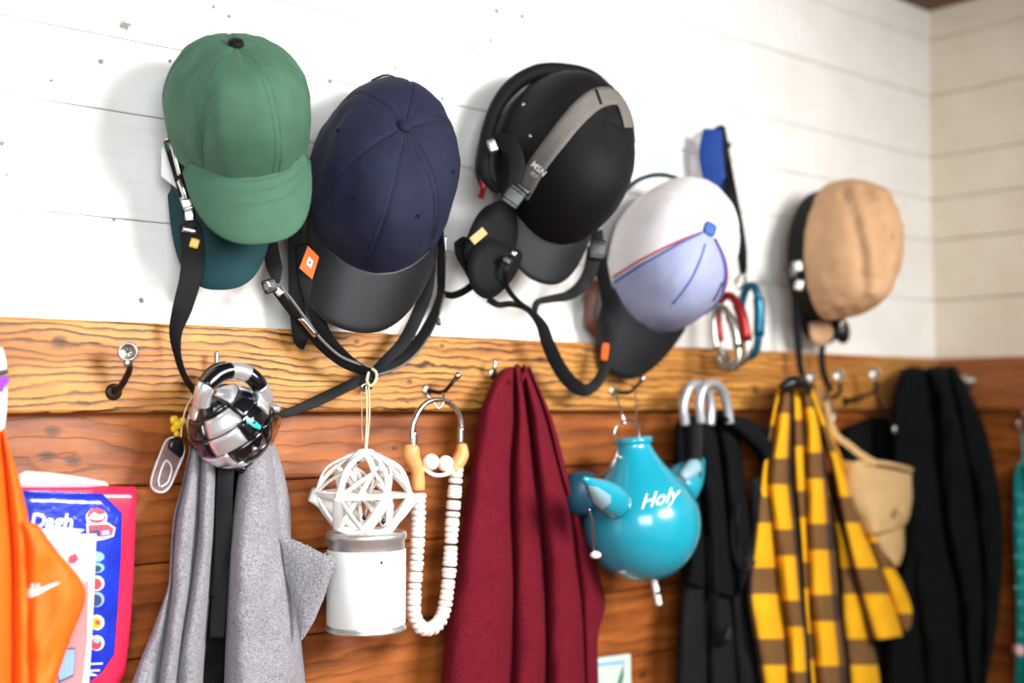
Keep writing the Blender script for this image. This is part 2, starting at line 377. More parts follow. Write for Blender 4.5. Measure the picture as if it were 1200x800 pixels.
def m_plaid():
    n = NT('yellow_brown_check_cloth'); v = n.mapping((1, 1, 1), 'UV'); sp = n.n('ShaderNodeSeparateXYZ'); n.link(v, sp.inputs[0])
    def band(o, off=0.0, du=.38):
        f = n.math('FRACT', n.math('ADD', o, off)); return n.ramp(f, [(.0, (1, 1, 1, 1)), (du, (1, 1, 1, 1)), (du + .04, (0, 0, 0, 1)), (.96, (0, 0, 0, 1)), (1, (1, 1, 1, 1))])
    a = band(sp.outputs[0], .08, .14); b = band(sp.outputs[1], 0, .33)
    s = n.math('ADD', a, b)
    c = n.ramp(n.math('MULTIPLY', s, .5), [(0, lin('#efae00')), (.08, lin('#efae00')), (.42, lin('#745026')), (.58, lin('#745026')), (.95, lin('#412a24'))])
    k = n.noise(n.mapping((1, 1, 1)), 900, 2, .6); c = n.mix(.4, c, n.ramp(k, [(.3, (.75, .75, .75, 1)), (.7, (1, 1, 1, 1))]), 'MULTIPLY')
    n.link(c, n.b.inputs['Base Color']); n.b.inputs['Roughness'].default_value = .9; n.bump(k, .5, .0008)
    return n.m
M['plaid'] = m_plaid()

# ---------------------------------------------------------------- the room
X0, X1 = -1.6, CORNER
wall = thing('wall_back', (0, 0, 0), kind='structure')
SH = mesh
zs = [1.63, 1.848, 1.992, 2.092, 2.195, 2.344, 2.481, 2.56]
for i in range(len(zs) - 1):
    xs = [X0] + sorted(random.uniform(-1.2, .3) for _ in range(1)) + [X1 + .02]
    for j in range(len(xs) - 1):
        dy = random.uniform(0, .0015)
        v, f = box(xs[j] + .0005, xs[j + 1] - .0005, -dy, .02, zs[i] + .0006, zs[i + 1] - .0006, .0016)
        mesh('plank', v, f, M['white_board'], wall, smooth=False)
zl = [0, .13, .26, .39, .515, .64, .765, .89, 1.015, 1.14, 1.262, 1.386, 1.491, 1.625]
for i in range(len(zl) - 1):
    dy = random.uniform(0, .003)
    v, f = box(X0, X1 + .02, -dy, .02, zl[i] + .001, zl[i + 1] - .001, .003)
    mesh('plank', v, f, M['lower'], wall, smooth=False)
v, f = box(X0 - .02, X1 + .06, .021, .04, 0, 2.56); mesh('gap_light_stop', v, f, M['ceiling'], wall, smooth=False)  # added sheet, stops world light showing through the board gaps
wr = thing('wall_right', (X1, 0, 0), kind='structure')
def side_box(y0, y1, z0, z1, b, e=0.0, th=.02):
    v, f = box(y0, y1, -e, th, z0, z1, b); return [(X1 + q[1], q[0], q[2]) for q in v], [t[::-1] for t in f]
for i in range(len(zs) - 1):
    v, f = side_box(-3.2, 0, zs[i] + .0008, zs[i + 1] - .0008, .002, random.uniform(0, .002)); mesh('plank', v, f, M['warm_shade_board'], wr, smooth=False)
for i in range(len(zl) - 1):
    v, f = side_box(-3.2, 0, zl[i] + .001, zl[i + 1] - .001, .003, random.uniform(0, .003)); mesh('plank', v, f, M['lower'], wr, smooth=False)
ce = thing('ceiling', (0, 0, 2.55), kind='structure')
for i in range(16):
    v, f = box(X0, X1, -i * .2 - .199, -i * .2 - .001, 2.552 + random.uniform(0, .002), 2.58); mesh('plank', v, f, M['ceiling'], ce, smooth=False)
v, f = box(X1 + .021, X1 + .04, -3.2, .04, 0, 2.56); mesh('gap_light_stop', v, f, M['ceiling'], wr, smooth=False)  # same added light stop behind the right wall boards
fl = thing('floor', (0, 0, 0), kind='structure')
for i in range(20):
    v, f = box(X0, X1, -i * .16 - .159, -i * .16 - .001, -.03, 0 - random.uniform(0, .001)); mesh('plank', v, f, M['rail_side'], fl, smooth=False)
RZ0, RZ1 = 1.59, 1.7085
v, f = box(X0, X1 - .002, -.03, 0, RZ0, RZ1, .003); 
def fine_box(x0, x1, y0, y1, z0, z1):
    return box(x0, x1, y0, y1, z0, z1, .0035)
v, f = fine_box(X0, X1 - .002, -.03, -.004, RZ0, RZ1)
tag(mesh('trim_1', v, f, M['rail'], smooth=False, origin=(0, 0, 0)), kind='structure')
v, f = side_box(-3.2, -.031, RZ0, RZ1, .0035, .03, -.004)
tag(mesh('trim_2', v, f, M['rail_side'], smooth=False, origin=(0, 0, 0)), kind='structure')
# ---------------------------------------------------------------- caps
def rads(a): return a * math.pi / 180
class Crown:
    """cap crown with its own frame: n up through the button, f towards the visor"""
    def __init__(s, u, v, d, n, f, a, bf, bb, h, p=.85, q=.8, seam=.0016, wr=.002, seed=0):
        s.c = P(u, v, d); R, U, T = viewframe(s.c)
        s.n = (R * n[0] + U * n[1] + T * n[2]).normalized(); F = (R * f[0] + U * f[1] + T * f[2]); s.f = (F - s.n * F.dot(s.n)).normalized(); s.x = s.f.cross(s.n)
        s.a, s.bf, s.bb, s.h, s.p, s.q, s.seam, s.wr, s.seed = a, bf, bb, h, p, q, seam, wr, seed
        s.creases = []; s.tuck = 0
        s.seams = [0, 60, 120, 180, 240, 300]; s.back = 0.0
    def loc(s, v): return s.c + s.x * v[0] + s.f * v[1] + s.n * v[2]
    def pt(s, phi, t, off=0.0, seam=True):
        """phi degrees from the front, t 0 brow..1 button, below 0 the skirt"""
        a = rads(phi); tt = max(t, 0) * math.pi / 2
        R = math.cos(tt) ** s.q if t < .9999 else 0.0; H = s.h * math.sin(tt) ** s.p
        b = s.bf if math.cos(a) > 0 else s.bb
        R *= 1 - s.tuck * math.exp(-max(t, 0) / .22)
        x = s.a * math.sin(a) * R; y = b * math.cos(a) * R; z = H
        if math.cos(a) > 0: z += .014 * math.cos(a) ** 2 * math.sin(tt * 2) ; y += .006 * math.cos(a) * math.sin(tt * 2)
        if t < 0: z = t * s.h; x *= 1 + t * .10; y *= 1 + t * .10
        if t < .35 and s.back and math.cos(a) < 0: z -= s.back * (math.cos(a) ** 2) * (1 - max(t, 0) / .35) * (1 if t >= 0 else 1)
        r = Vector((x, y, z - s.h * .3)); nn = Vector((x / s.a ** 2, y / b ** 2, max(z, 0) / s.h ** 2 + 1e-4)).normalized()
        o = off
        if seam and t < .97:
            dl = min(abs((phi - q + 180) % 360 - 180) for q in s.seams); dist = rads(dl) * math.hypot(x, y) 
            o -= s.seam * math.exp(-(dist / .0035) ** 2)
        if s.wr:
            w = Vector((x * 22, y * 22, z * 15 + s.seed)); o += s.wr * mnoise.noise(w) + s.wr * .45 * mnoise.noise(w * 2.6)
            o += s.wr * .5 * mnoise.noise(Vector((phi * .09, t * 1.6, s.seed)))
        p = s.loc(Vector((x, y, z)) + nn * o)
        if s.creases:
            wn = s.x * nn.x + s.f * nn.y + s.n * nn.z; e = 0
            for pts, dep, wid in s.creases:
                best = 9
                for a_, b_ in zip(pts[:-1], pts[1:]):
                    ab = b_ - a_; k = max(0, min(1, (p - a_).dot(ab) / ab.length_squared)); best = min(best, (p - a_ - ab * k).length)
                e -= dep * math.exp(-(best / wid) ** 2)
            p = p + wn * e
        return p
    def crease(s, defs):
        '''folds pressed into the cloth: (survey pixels, depth, width)'''
        cs = Cast([s.panel(0, 360, -.12, 1, 0, 60, 26)]); s.creases = [([cs.at(x, y)[0] for x, y in p], d, w) for p, d, w in defs]
    def panel(s, p0, p1, t0=-.12, t1=1.0, off=0.0, nc=16, nr=26):
        vs = []; fs = []
        for i in range(nr + 1):
            t = t0 + (t1 - t0) * (i / nr)
            for k in range(nc + 1):
                e = .5 - .5 * math.cos(math.pi * k / nc); vs.append(s.pt(p0 + (p1 - p0) * e, t, off))
        for i in range(nr): fs += [(i * (nc + 1) + k, i * (nc + 1) + k + 1, (i + 1) * (nc + 1) + k + 1, (i + 1) * (nc + 1) + k) for k in range(nc)]
        return vs, fs
    def visor(s, L, half=62, tilt=.25, camber=.03, th=.003, t=.0, nc=36, nr=12, widen=.12):
        top = []; bot = []
        for i in range(nr + 1):
            w = i / nr
            for k in range(nc + 1):
                q = -1 + 2 * k / nc; ph = rads(half * q)
                x = s.a * math.sin(ph) * (1 - s.tuck); y = s.bf * math.cos(ph) * (1 - s.tuck)
                ext = L * (1 - abs(q) ** 2.6) ** .62
                X = x * (1 + widen * w) ; Y = y - .004 + ext * w
                Z = -tilt * ext * w - camber * (abs(X) / s.a) ** 2 * (.25 + w * .75) 
                e = 1 - (max(w - .9, 0) / .1) ** 2 * .6
                top.append(s.loc((X, Y, Z + th / 2 * e))); bot.append(s.loc((X, Y, Z - th / 2 * e)))
        n = len(top); vs = top + bot; fs = []; m = nc + 1
        for i in range(nr):
            for k in range(nc):
                a = i * m + k; fs += [(a, a + 1, a + m + 1, a + m), (n + a, n + a + m, n + a + m + 1, n + a + 1)]
        for k in range(nc): fs += [(nr * m + k, nr * m + k + 1, n + nr * m + k + 1, n + nr * m + k), (k, n + k, n + k + 1, k + 1)]
        for i in range(nr): fs += [(i * m, (i + 1) * m, n + (i + 1) * m, n + i * m), (i * m + nc, n + i * m + nc, n + (i + 1) * m + nc, (i + 1) * m + nc)]
        return vs, fs
    def line(s, pts, r=.0009, off=.0008):
        return g_tube([s.pt(a, t, off, False) for a, t in pts], r, 6, 3)
    def disc_button(s, r=.0105, h=.007):
        top = s.pt(0, 1, 0, False)
        return g_lathe([(r * .9, -.003), (r, 0), (r * .92, h * .7), (r * .55, h), (0, h * 1.1)], top, s.n, 20)
    def shell(s, t0=-.28, t1=.5, off=-.006, p0=0, p1=360, nc=60, nr=12):
        return s.panel(p0, p1, t0, t1, off, nc, nr)
def build_cap(root, cr, mats, visor=None, vm=None, button=None, t0=-.12, lines=True, shell=True, names='crown_panel', linemat=None):
    for i, q in enumerate(cr.seams):
        nx = cr.seams[(i + 1) % len(cr.seams)]; nx = nx + 360 if nx <= q else nx
        v, f = cr.panel(q, nx, t0); mesh(names, v, f, mats[i % len(mats)], root)
    if lines:
        g = G()
        for q in cr.seams:
            for s_ in (-1, 1):
                pts = []
                for k in range(9):
                    t = .0 + k * .115; rr = max(math.cos(t * math.pi / 2) ** cr.q, .08)
                    pts.append((q + s_ * math.degrees(.0045 / (cr.a * rr)), t))
                g.add(*cr.line(pts, .0003, .0001))
        g.build('stitching', linemat or mats[0], root)
    if visor:
        v, f = cr.visor(**visor); vz = mesh('visor', v, f, vm, root)
    if button is not None: v, f = cr.disc_button(); mesh('button', v, f, button, root)
    if shell: v, f = cr.shell(); mesh('helmet_shell', v, f, M['shell'], root)
def strap(root, pts, w, m='black', th=.0018, twist=0, name='strap', sub=8, label=None):
    v, f = g_ribbon([P(*p) for p in pts], w, th, twist, sub=sub); o = mesh(name, v, f, M[m], root)
    if label: o['label'] = label
    return o
def blockat(root, name, u, v, d, w, h, th, ang, m, e=.35):
    """small rounded block facing the room, turned by ang degrees in the picture sense"""
    p = P(u, v, d); R, U, T = viewframe(p); a = rads(ang); A = R * math.cos(a) + U * math.sin(a); B = U * math.cos(a) - R * math.sin(a)
    vs, fs = g_blob(p, (A * w / 2, B * h / 2, T * th / 2), 20, 8, e); return mesh(name, vs, fs, M[m], root)
def buckle(root, u, v, d, w, h, ang, m='shell'):
    b = blockat(root, 'buckle', u, v, d, w, h, .007, ang, m, .3)
    for s_ in (-.28, .28):
        p = P(u, v, d); R, U, T = viewframe(p); a = rads(ang); A = R * math.cos(a) + U * math.sin(a); B = U * math.cos(a) - R * math.sin(a)
        q = p + B * h * s_ + T * .004; g = G(); g.add(*g_tube([q - A * w * .42, q + A * w * .42], .0011, 6)); g.build('buckle_bar', M['steel_dull' if m == 'steel' else 'gloss_black'], b)
    return b

# green riding cap, with a dark teal cap nested behind it
gc = Crown(280, 152, .105, (-.04, .72, .69), (.18, -.70, .68), .103, .124, .105, .124, p=.92, q=.66, seam=.0009, wr=.0032, seed=3)
gc.tuck = .10; gc.seams = [342, 42, 100, 180, 240, 292]
gc.crease([([(222, 80), (212, 120), (215, 165), (222, 190)], .004, .010), ([(243, 112), (238, 150), (232, 190)], .003, .006), ([(236, 60), (225, 90)], .003, .008), ([(300, 90), (318, 150), (328, 185)], -.003, .012),
           ([(262, 60), (258, 110), (262, 160)], -.003, .014), ([(345, 110), (352, 150), (350, 190)], .003, .008), ([(250, 200), (300, 218), (340, 205)], .003, .006)])
g_ = thing('riding_helmet', P(281, 172, .03), 'green fabric cap over a riding helmet, black button, leftmost of the hung caps', 'cap')
build_cap(g_, gc, [M['green']], dict(L=.064, half=54, tilt=1.0, camber=.03), M['green'], M['black2'])
for k in range(3):
    vz = []
    for q in range(13):
        a = -42 + 84 * q / 12; ph = rads(a); L = .012 + k * .012; ext = L * (1 - abs(a / 54) ** 2.6) ** .62
        X = gc.a * math.sin(ph) * (1 - gc.tuck) * (1 + .12 * L / .060); Z = -1.0 * ext * L / .060 - .03 * (abs(X) / gc.a) ** 2 * (.25 + .75 * L / .060) + .00145
        vz.append(gc.loc((X, gc.bf * math.cos(ph) * (1 - gc.tuck) - .004 + ext, Z)))
    v, f = g_tube(vz, .0002, 5, 2); mesh('visor_stitching', v, f, M['green'], g_)
strap(g_, [(196, 165, .06), (203, 188, .075), (212, 215, .085), (219, 240, .09), (224, 268, .09)], [.010, .012, .014, .016], 'black')
strap(g_, [(222, 262, .088), (226, 290, .085), (224, 322, .08), (214, 360, .07), (206, 388, .06), (208, 415, .06), (216, 440, .07), (229, 460, .09), (243, 476, .11)], [.026, .03, .029, .026, .018, .012, .010, .010, .009], 'black', twist=[0, 0, -10, -10, 20, 40, 40, 40, 30])
g = G(); g.add(*g_tube([P(196, 163, .07), P(203, 175, .085), P(207, 190, .09), P(211, 205, .09)], .0035, 8)); g.build('adjuster_tube', M['steel'], g_)
g = G(); g.add(*g_tube([P(211, 212, .09), P(215, 222, .095), P(219, 234, .095)], .0045, 8)); g.build('adjuster_tube', M['steel'], g_)
buckle(g_, 219, 238, .094, .014, .020, 20, 'steel_dull'); buckle(g_, 222, 252, .094, .012, .016, 5, 'steel'); buckle(g_, 222, 270, .092, .018, .008, -10, 'steel_dull')
blockat(g_, 'buckle', 201, 170, .08, .014, .016, .01, 20, 'shell')
poly = [P(190, 172, .05), P(199, 180, .055), P(210, 204, .06), P(209, 222, .06), P(189, 206, .05)]
v, f = g_slab(poly, (0, .001, 0)); mesh('care_tag', v, f, M['white_tag'], g_, smooth=False)
blockat(g_, 'pull_tab', 228, 285, .095, .012, .013, .004, -15, 'yellow')['label'] = 'small orange and yellow pull tab'
strap(g_, [(314, 255, .10), (317, 290, .085), (322, 315, .075), (325, 332, .078)], [.020, .022, .022, .006], 'black')
b0 = buckle(g_, 316, 335, .08, .020, .020, 20); blockat(g_, 'buckle_slider', 326, 341, .082, .016, .010, .008, -50, 'steel')
g = G(); g.add(*g_tube([P(313, 329, .088), P(317, 337, .09)], .0022, 8)); g.build('rivet', M['steel'], g_)
strap(g_, [(322, 338, .08), (340, 362, .08), (358, 384, .08), (378, 407, .08), (402, 425, .08), (425, 434, .082), (440, 437, .085)], [.012, .012, .012, .013, .014, .012], 'black', twist=20, name='chin_strap')
g = G(); g.add(*g_tube([P(x, y, .087) for x, y in ((329, 335), (344, 354), (360, 376), (378, 399), (402, 419), (436, 431))], .0022, 8)); g.build('piping_cord', M['grey_strap'], g_)
g = G(); g.add(*g_tube([P(352, 372, .089), P(370, 393, .089)], [.004, .0045], 8)); g.build('strap_adjuster', M['steel'], g_)
# dark teal cap behind
tc = Crown(259, 203, .05, (-.1, .70, .70), (-.05, -.70, .70), .070, .078, .06, .07, wr=.001)
t_ = thing('baseball_cap', P(255, 215, 0), 'dark teal cap tucked behind the green cap, only its visor showing below', 'cap')
build_cap(t_, tc, [M['teal_dark']], dict(L=.070, half=64, tilt=1.25, camber=.015), M['teal_dark'], None, lines=False, shell=False)

# navy cap
nc_ = Crown(447, 214, .09, (.24, .44, .86), (-.14, -.84, .50), .109, .160, .158, .132, p=.92, q=.72, wr=.0028, seed=11)
nc_.seams = [0, 52, 120, 180, 240, 308]
nc_.crease([([(405, 130), (380, 165), (372, 215)], .004, .012), ([(430, 110), (400, 150), (392, 185)], -.003, .012), ([(410, 200), (400, 250), (420, 290)], .003, .014), ([(450, 180), (448, 240), (470, 290)], -.003, .016), ([(505, 180), (515, 230), (505, 280)], .003, .012), ([(395, 290), (430, 312), (480, 310)], .003, .008)])
n_ = thing('riding_helmet', P(449, 226, .0), 'navy blue cotton cap with covered button and black visor on a riding helmet', 'cap')
build_cap(n_, nc_, [M['navy']], dict(L=.074, half=62, tilt=.72, camber=.035), M['visor_black'], M['navy'], linemat=M['navy'])
for ph, t in ((-30, .45), (30, .45), (-80, .5), (85, .5)):
    p = nc_.pt(ph, t, .0005, False); n = (p - nc_.c).normalized(); v, f = g_lathe([(.0030, -.001), (.0034, .0008), (.0022, .0010), (.0018, -.001), (0, -.001)], p, n, 14); mesh('eyelet', v, f, M['black2'], n_)
g = G(); g.add(*g_tube([P(436, 96, .075), P(450, 90, .08), P(462, 92, .08), P(474, 101, .075)], .004, 8)); g.build('helmet_rim', M['shell'], n_)
o = strap(n_, [(352, 208, .055), (349, 240, .06), (346, 280, .06), (345, 320, .06), (348, 360, .06), (353, 398, .055), (358, 404, .055)], [.018, .02, .02, .016, .022, .022, .01], 'black')
strap(n_, [(355, 285, .075), (358, 325, .078), (368, 362, .08), (382, 394, .08), (404, 418, .082), (428, 434, .085), (446, 436, .085)], [.02, .02, .02, .018, .014, .012], 'black', twist=[10, 0, 0, 20, 30, 20])
strap(n_, [(508, 285, .085), (505, 305, .085), (500, 340, .08), (488, 372, .07), (472, 402, .075), (452, 422, .08), (434, 440, .085)], [.012, .018, .02, .02, .016, .012], 'black', twist=[30, 10, 0, 0, 20])
strap(n_, [(514, 250, .085), (517, 290, .08), (517, 318, .07), (516, 345, .055), (507, 372, .06), (488, 405, .07), (466, 425, .078), (438, 438, .085), (408, 452, .075), (375, 468, .065), (345, 481, .06), (318, 489, .06)],
      [.010, .014, .014, .012, .016, .02, .014, .014, .016, .016, .013, .008], 'black', twist=[40, 20, 10, 20, 10, 0, 20, 0, 0], name='chin_strap')
g = G(); g.add(*g_tube([P(521, 345, .06), P(511, 378, .065), (P(492, 410, .078)), P(468, 430, .086), P(440, 440, .092)], .0018, 8)); g.build('piping_cord', M['grey_strap'], n_)
blockat(n_, 'strap_slider', 505, 335, .06, .006, .022, .006, -20, 'shell'); blockat(n_, 'strap_slider', 514, 377, .068, .007, .012, .006, 10, 'shell')
g = G(); g.add(*g_tube([P(522, 276, .058), P(522, 296, .058)], .0015, 8)); g.add(*g_blob(P(522, 301, .058), ((.003, 0, 0), (0, .003, 0), (0, 0, .003)), 10, 6)); g.build('zip_pull', M['steel'], n_)
# orange tag with its small emblem
tp = [P(361, 288, .10), P(374, 301, .105), P(366, 327, .105), P(351, 314, .10)]
v, f = g_slab(tp, (0, .0012, 0)); tg = mesh('woven_tag', v, f, M['orange_tag'], n_, smooth=False); tg['label'] = 'small orange woven tag'
c0 = (tp[0] + tp[1] + tp[2] + tp[3]) / 4; ex = (tp[1] - tp[0]).normalized(); ey = (tp[0] - tp[3]).normalized(); nn = (CAM - c0).normalized()
v, f = g_slab([c0 + ex * a * .0042 + ey * b * .0055 + nn * .0006 for a, b in ((-1, -1), (1, -1), (1, 1), (-1, 1))], nn * -.0004); mesh('emblem', v, f, M['white_print'], tg, smooth=False)
v, f = g_slab([c0 + ex * a * .002 + ey * b * .003 + nn * .001 for a, b in ((-1, -.2), (.2, -1), (1, .4), (0, 1))], nn * -.0003); mesh('emblem_mark', v, f, M['navy_print'], tg, smooth=False)

# black helmet cap with grey strap
bc = Crown(650, 190, .10, (.52, .28, .80), (.02, -.84, .34), .108, .150, .140, .150, p=.95, q=.66, seam=.0008, wr=.0012, seed=21)
bc.seams = [0, 90, 180, 270]
b_ = thing('riding_helmet', P(650, 200, 0), 'black fabric riding helmet crossed by a wide grey strap', 'helmet')
build_cap(b_, bc, [M['lycra']], dict(L=.060, half=42, tilt=.6, camber=.03), M['visor_black'], None, lines=False)
cast = Cast([bc.panel(q, q + 90, -.12) for q in bc.seams])
v, f = cast.ribbon([(737, 150), (732, 130), (722, 115), (706, 114), (690, 122), (670, 142), (650, 168), (632, 192), (620, 212), (612, 226)], .034, .0018)
gs_ = mesh('grey_strap', v, f, M['grey_strap'], b_)
v, f = cast.ribbon([(697, 107), (703, 124)], .004, .001, .0045); mesh('keeper_band', v, f, M['black'], gs_)
def on_cast(cs, u, v, off, su=1.0, ang=0, sc=.001):
    a = rads(ang)
    def fn(c):
        x, y = c.x, c.y; uu = u + (x * math.cos(a) - y * math.sin(a)); vv = v - (x * math.sin(a) + y * math.cos(a)); p, n = cs.at(uu, vv, off + c.z * 0); return p
    return fn
text_mesh('MSN', 10, on_cast(cast, 633, 198, .0043, ang=-42), 'lettering', M['white_print'], gs_, bold=.2)
text_mesh('EST', 6, on_cast(cast, 628, 205, .0043, ang=-42), 'lettering', M['white_print'], gs_)
for u, v_ in ((614, 123), (622, 160)):
    p, n = cast.at(u, v_, .001); v, f = g_lathe([(.0028, -.002), (.0034, 0), (.0025, .0016), (0, .002)], p, n, 14); mesh('rivet', v, f, M['steel'], b_)
rim = [P(566, 205, .07), P(567, 180, .07), P(573, 150, .07), P(585, 120, .075), P(604, 98, .08), P(630, 84, .085), P(658, 82, .09), P(690, 88, .09), P(710, 103, .09), P(722, 122, .085)]
v, f = g_tube(rim, [.008, .011, .012, .013, .013, .012, .010, .006], 12); mesh('helmet_rim', v, f, M['black2'], b_)
v, f = g_ribbon([P(606, 124, .075), P(618, 106, .08), P(638, 94, .083), P(664, 91, .083), P(686, 98, .08)], [.006, .010, .012, .010, .006], .006, -30); mesh('rim_pad', v, f, M['lycra'], b_)
v, f = g_ribbon([P(614, 117, .08), P(628, 105, .088), P(648, 98, .09), P(664, 97, .09)], [.008, .018, .016, .008], .002); lz = mesh('liner', v, f, M['white_tag'], b_); lz['label'] = 'light grey helmet liner showing in the gap'
v, f = g_ribbon([P(571, 152, .05), P(565, 176, .05), P(563, 200, .05), P(567, 222, .05)], [.010, .018, .018, .010], .008); mesh('side_clip', v, f, M['shell'], b_)
v, f = g_ribbon([P(572, 170, .10), P(586, 164, .125), P(599, 174, .145), P(605, 194, .155), P(601, 216, .155), P(592, 232, .15)], [.012, .022, .028, .028, .024, .014], .010); ep = mesh('ear_pad', v, f, M['black2'], b_)
v, f = g_ribbon([P(570, 172, .10), P(567, 190, .105), P(571, 210, .11), P(584, 224, .125)], [.012, .016, .016, .012], .008); mesh('ear_pad', v, f, M['black2'], b_)
blockat(b_, 'temple_clip', 577, 171, .13, .014, .020, .010, 20, 'steel_dull')['label'] = 'dull metal temple clip'
buckle(b_, 602, 230, .165, .032, .034, -35); blockat(b_, 'strap_slider', 613, 221, .175, .028, .008, .009, -40, 'shell')
# padded neck piece
def pad(root, name, pts, d, th, m, bulge=.012):
    n = len(pts); sm = smoothpts([Vector((a, b, 0)) for a, b in pts + [pts[0]]], 5)[:-1]; cx = sum(p.x for p in sm) / len(sm); cy = sum(p.y for p in sm) / len(sm)
    vs = []; fs = []; K = len(sm); R = 6
    for side in (1, -1):
        for i in range(R + 1):
            w = i / R
            for p in sm: vs.append(P(cx + (p.x - cx) * w, cy + (p.y - cy) * w, (d(cx + (p.x - cx) * w) if callable(d) else d) + side * (th / 2 + bulge * .5) * (1 - w ** 2.6) ** .55))
    for s_ in (0, 1):
        o = s_ * (R + 1) * K
        for i in range(R): fs += [(o + i * K + k, o + i * K + (k + 1) % K, o + (i + 1) * K + (k + 1) % K, o + (i + 1) * K + k)[::(1 if s_ else -1)] for k in range(K)]
    return mesh(name, vs, fs, m, root)
pad(b_, 'neck_pad', [(592, 232), (612, 240), (614, 265), (604, 295), (590, 315), (563, 322), (544, 300), (550, 270), (566, 244)], .10, .014, M['black2'])
pad(b_, 'neck_pad', [(574, 278), (604, 290), (612, 300), (602, 325), (584, 345), (568, 350), (552, 336), (548, 312), (556, 290)], .12, .014, M['black2'])
pad(b_, 'neck_pad', [(532, 284), (544, 277), (556, 288), (566, 312), (566, 338), (556, 338), (544, 318), (534, 300)], .075, .010, M['black2'])
v, f = g_ribbon([P(553, 283, .135), P(568, 270, .135)], .013, .002); pz = mesh('strap_label', v, f, M['bag'], b_); pz['label'] = 'beige strap label'
v, f = g_ribbon([P(563, 232, .055), P(566, 222, .055), P(566, 212, .055)], .010, .004); mesh('red_lining', v, f, M['red'], b_)['label'] = 'dark red lining'
strap(b_, [(598, 300, .15), (592, 318, .15), (594, 336, .13), (606, 352, .105), (622, 364, .09)], [.008, .008, .008, .008], 'black')
buckle(b_, 594, 305, .15, .016, .012, -30); blockat(b_, 'buckle_slider', 602, 297, .155, .010, .008, .008, -30, 'steel')
strap(b_, [(520, 344, .06), (530, 346, .062), (542, 342, .068), (554, 334, .075)], [.010, .012, .012], 'black', twist=20)
strap(b_, [(572, 350, .08), (584, 357, .082), (600, 356, .085), (618, 362, .09), (634, 380, .09), (642, 402, .088), (654, 428, .085), (668, 447, .085), (684, 457, .085), (698, 450, .085), (710, 428, .082), (715, 400, .08), (714, 370, .075), (710, 340, .085), (702, 300, .10), (698, 270, .10)],
      [.012, .010, .010, .010, .020, .023, .024, .024, .019, .018, .018, .021, .022, .023, .024], 'black', name='chin_strap')
strap(b_, [(626, 366, .092), (630, 354, .094), (646, 350, .095), (666, 346, .095), (682, 334, .092), (692, 316, .10), (697, 290, .105)], [.010, .010, .014, .020, .024, .026], 'black')
buckle(b_, 700, 292, .112, .030, .034, -8)
blockat(b_, 'woven_tag', 709, 412, .087, .012, .030, .003, -8, 'orange_tag')['label'] = 'small orange tag'

# white and lavender cap
wc = Crown(782, 304, .095, (.50, .26, .81), (-.26, -.86, .46), .108, .142, .155, .140, p=.95, q=.74, seam=.0012, wr=.0022, seed=31)
wc.seams = [0, 50, 120, 180, 240, 298]
w_ = thing('riding_helmet', P(785, 306, 0), 'off white cap with lavender front, red and blue piping and dark visor', 'cap')
build_cap(w_, wc, [M['lavender'], M['offwhite'], M['offwhite'], M['offwhite'], M['offwhite'], M['lavender']], dict(L=.085, half=42, tilt=.75, camber=.03), M['visor_black'], None, lines=False)
for q in (50, 298):
    for off, m in ((-2.0, 'redpipe'), (2.0, 'bluepipe')):
        v, f = g_tube([wc.pt(q + off * (1 if q > 180 else -1) * (1 if True else 1), t, .0008, False) for t in [k * .095 for k in range(11)]], .0022, 6, 2); mesh('piping', v, f, M[m], w_)
wcast = Cast([wc.panel(q, q + 60, -.12) for q in range(0, 360, 60)])
bp = wc.pt(0, 1, 0, False)
v, f = g_blob(bp, (wc.x * .012, wc.f * .013, wc.n * .007), 16, 8, .5); mesh('button_tab', v, f, M['bluepipe'], w_)
v, f = g_tube([wc.pt(0, t, .0004, False) for t in (.92, .8, .65, .5, .35)], .0016, 6, 3); mesh('seam_piping', v, f, M['bluepipe'], w_)
for (x, y, a, b) in ((800, 385, 818, 381), (835, 352, 846, 330)):
    v, f = wcast.ribbon([(x, y), ((x + a) / 2, (y + b) / 2 + 2), (a, b)], .006, .0006, .0012); mesh('scuff_mark', v, f, M['navy'], w_)
v, f = g_tube([P(734, 222, .075), P(746, 212, .085), P(762, 206, .09), P(778, 205, .09), P(794, 209, .085)], .0045, 8); mesh('helmet_rim', v, f, M['teal_dark'], w_)
v, f = g_ribbon([P(700, 330, .035), P(692, 350, .035), P(692, 375, .035), P(702, 394, .035)], [.015, .022, .022, .012], .006); mesh('leather_strap', v, f, M['leather'], w_)['label'] = 'brown leather strap'

# tan helmet
tn = Crown(980, 292, .12, (.80, .08, .60), (-.12, -.98, .30), .090, .150, .145, .134, p=.9, q=.74, seam=.006, wr=.005, seed=41)
tn.seams = [20, 150, 200]; tn.seam = .0
tn.crease([([(990, 225), (1002, 260), (1010, 300), (1014, 335)], .009, .012), ([(1000, 222), (1012, 260), (1022, 300), (1020, 340)], -.007, .014), ([(1012, 222), (1028, 250), (1038, 290)], .008, .011), ([(1030, 330), (1000, 365), (985, 370)], .005, .014)])
tn2 = Crown(980, 292, .12, (.80, .08, .60), (-.12, -.98, .30), .090, .150, .145, .134, p=.9, q=.74, seam=0, wr=0)
T_ = thing('riding_helmet', P(975, 300, 0), 'tan felt covered helmet with black shell edge, rightmost of the hung caps', 'helmet')
for i, (a, b) in enumerate(((20, 150), (150, 200), (200, 380))):
    v, f = tn.panel(a, b, -.05, 1.0, .002, 44, 40); mesh('crown_panel', v, f, M['tan'], T_)
v, f = tn2.panel(0, 360, -.42, .1, -.003, 70, 16); mesh('helmet_shell', v, f, M['black2'], T_)
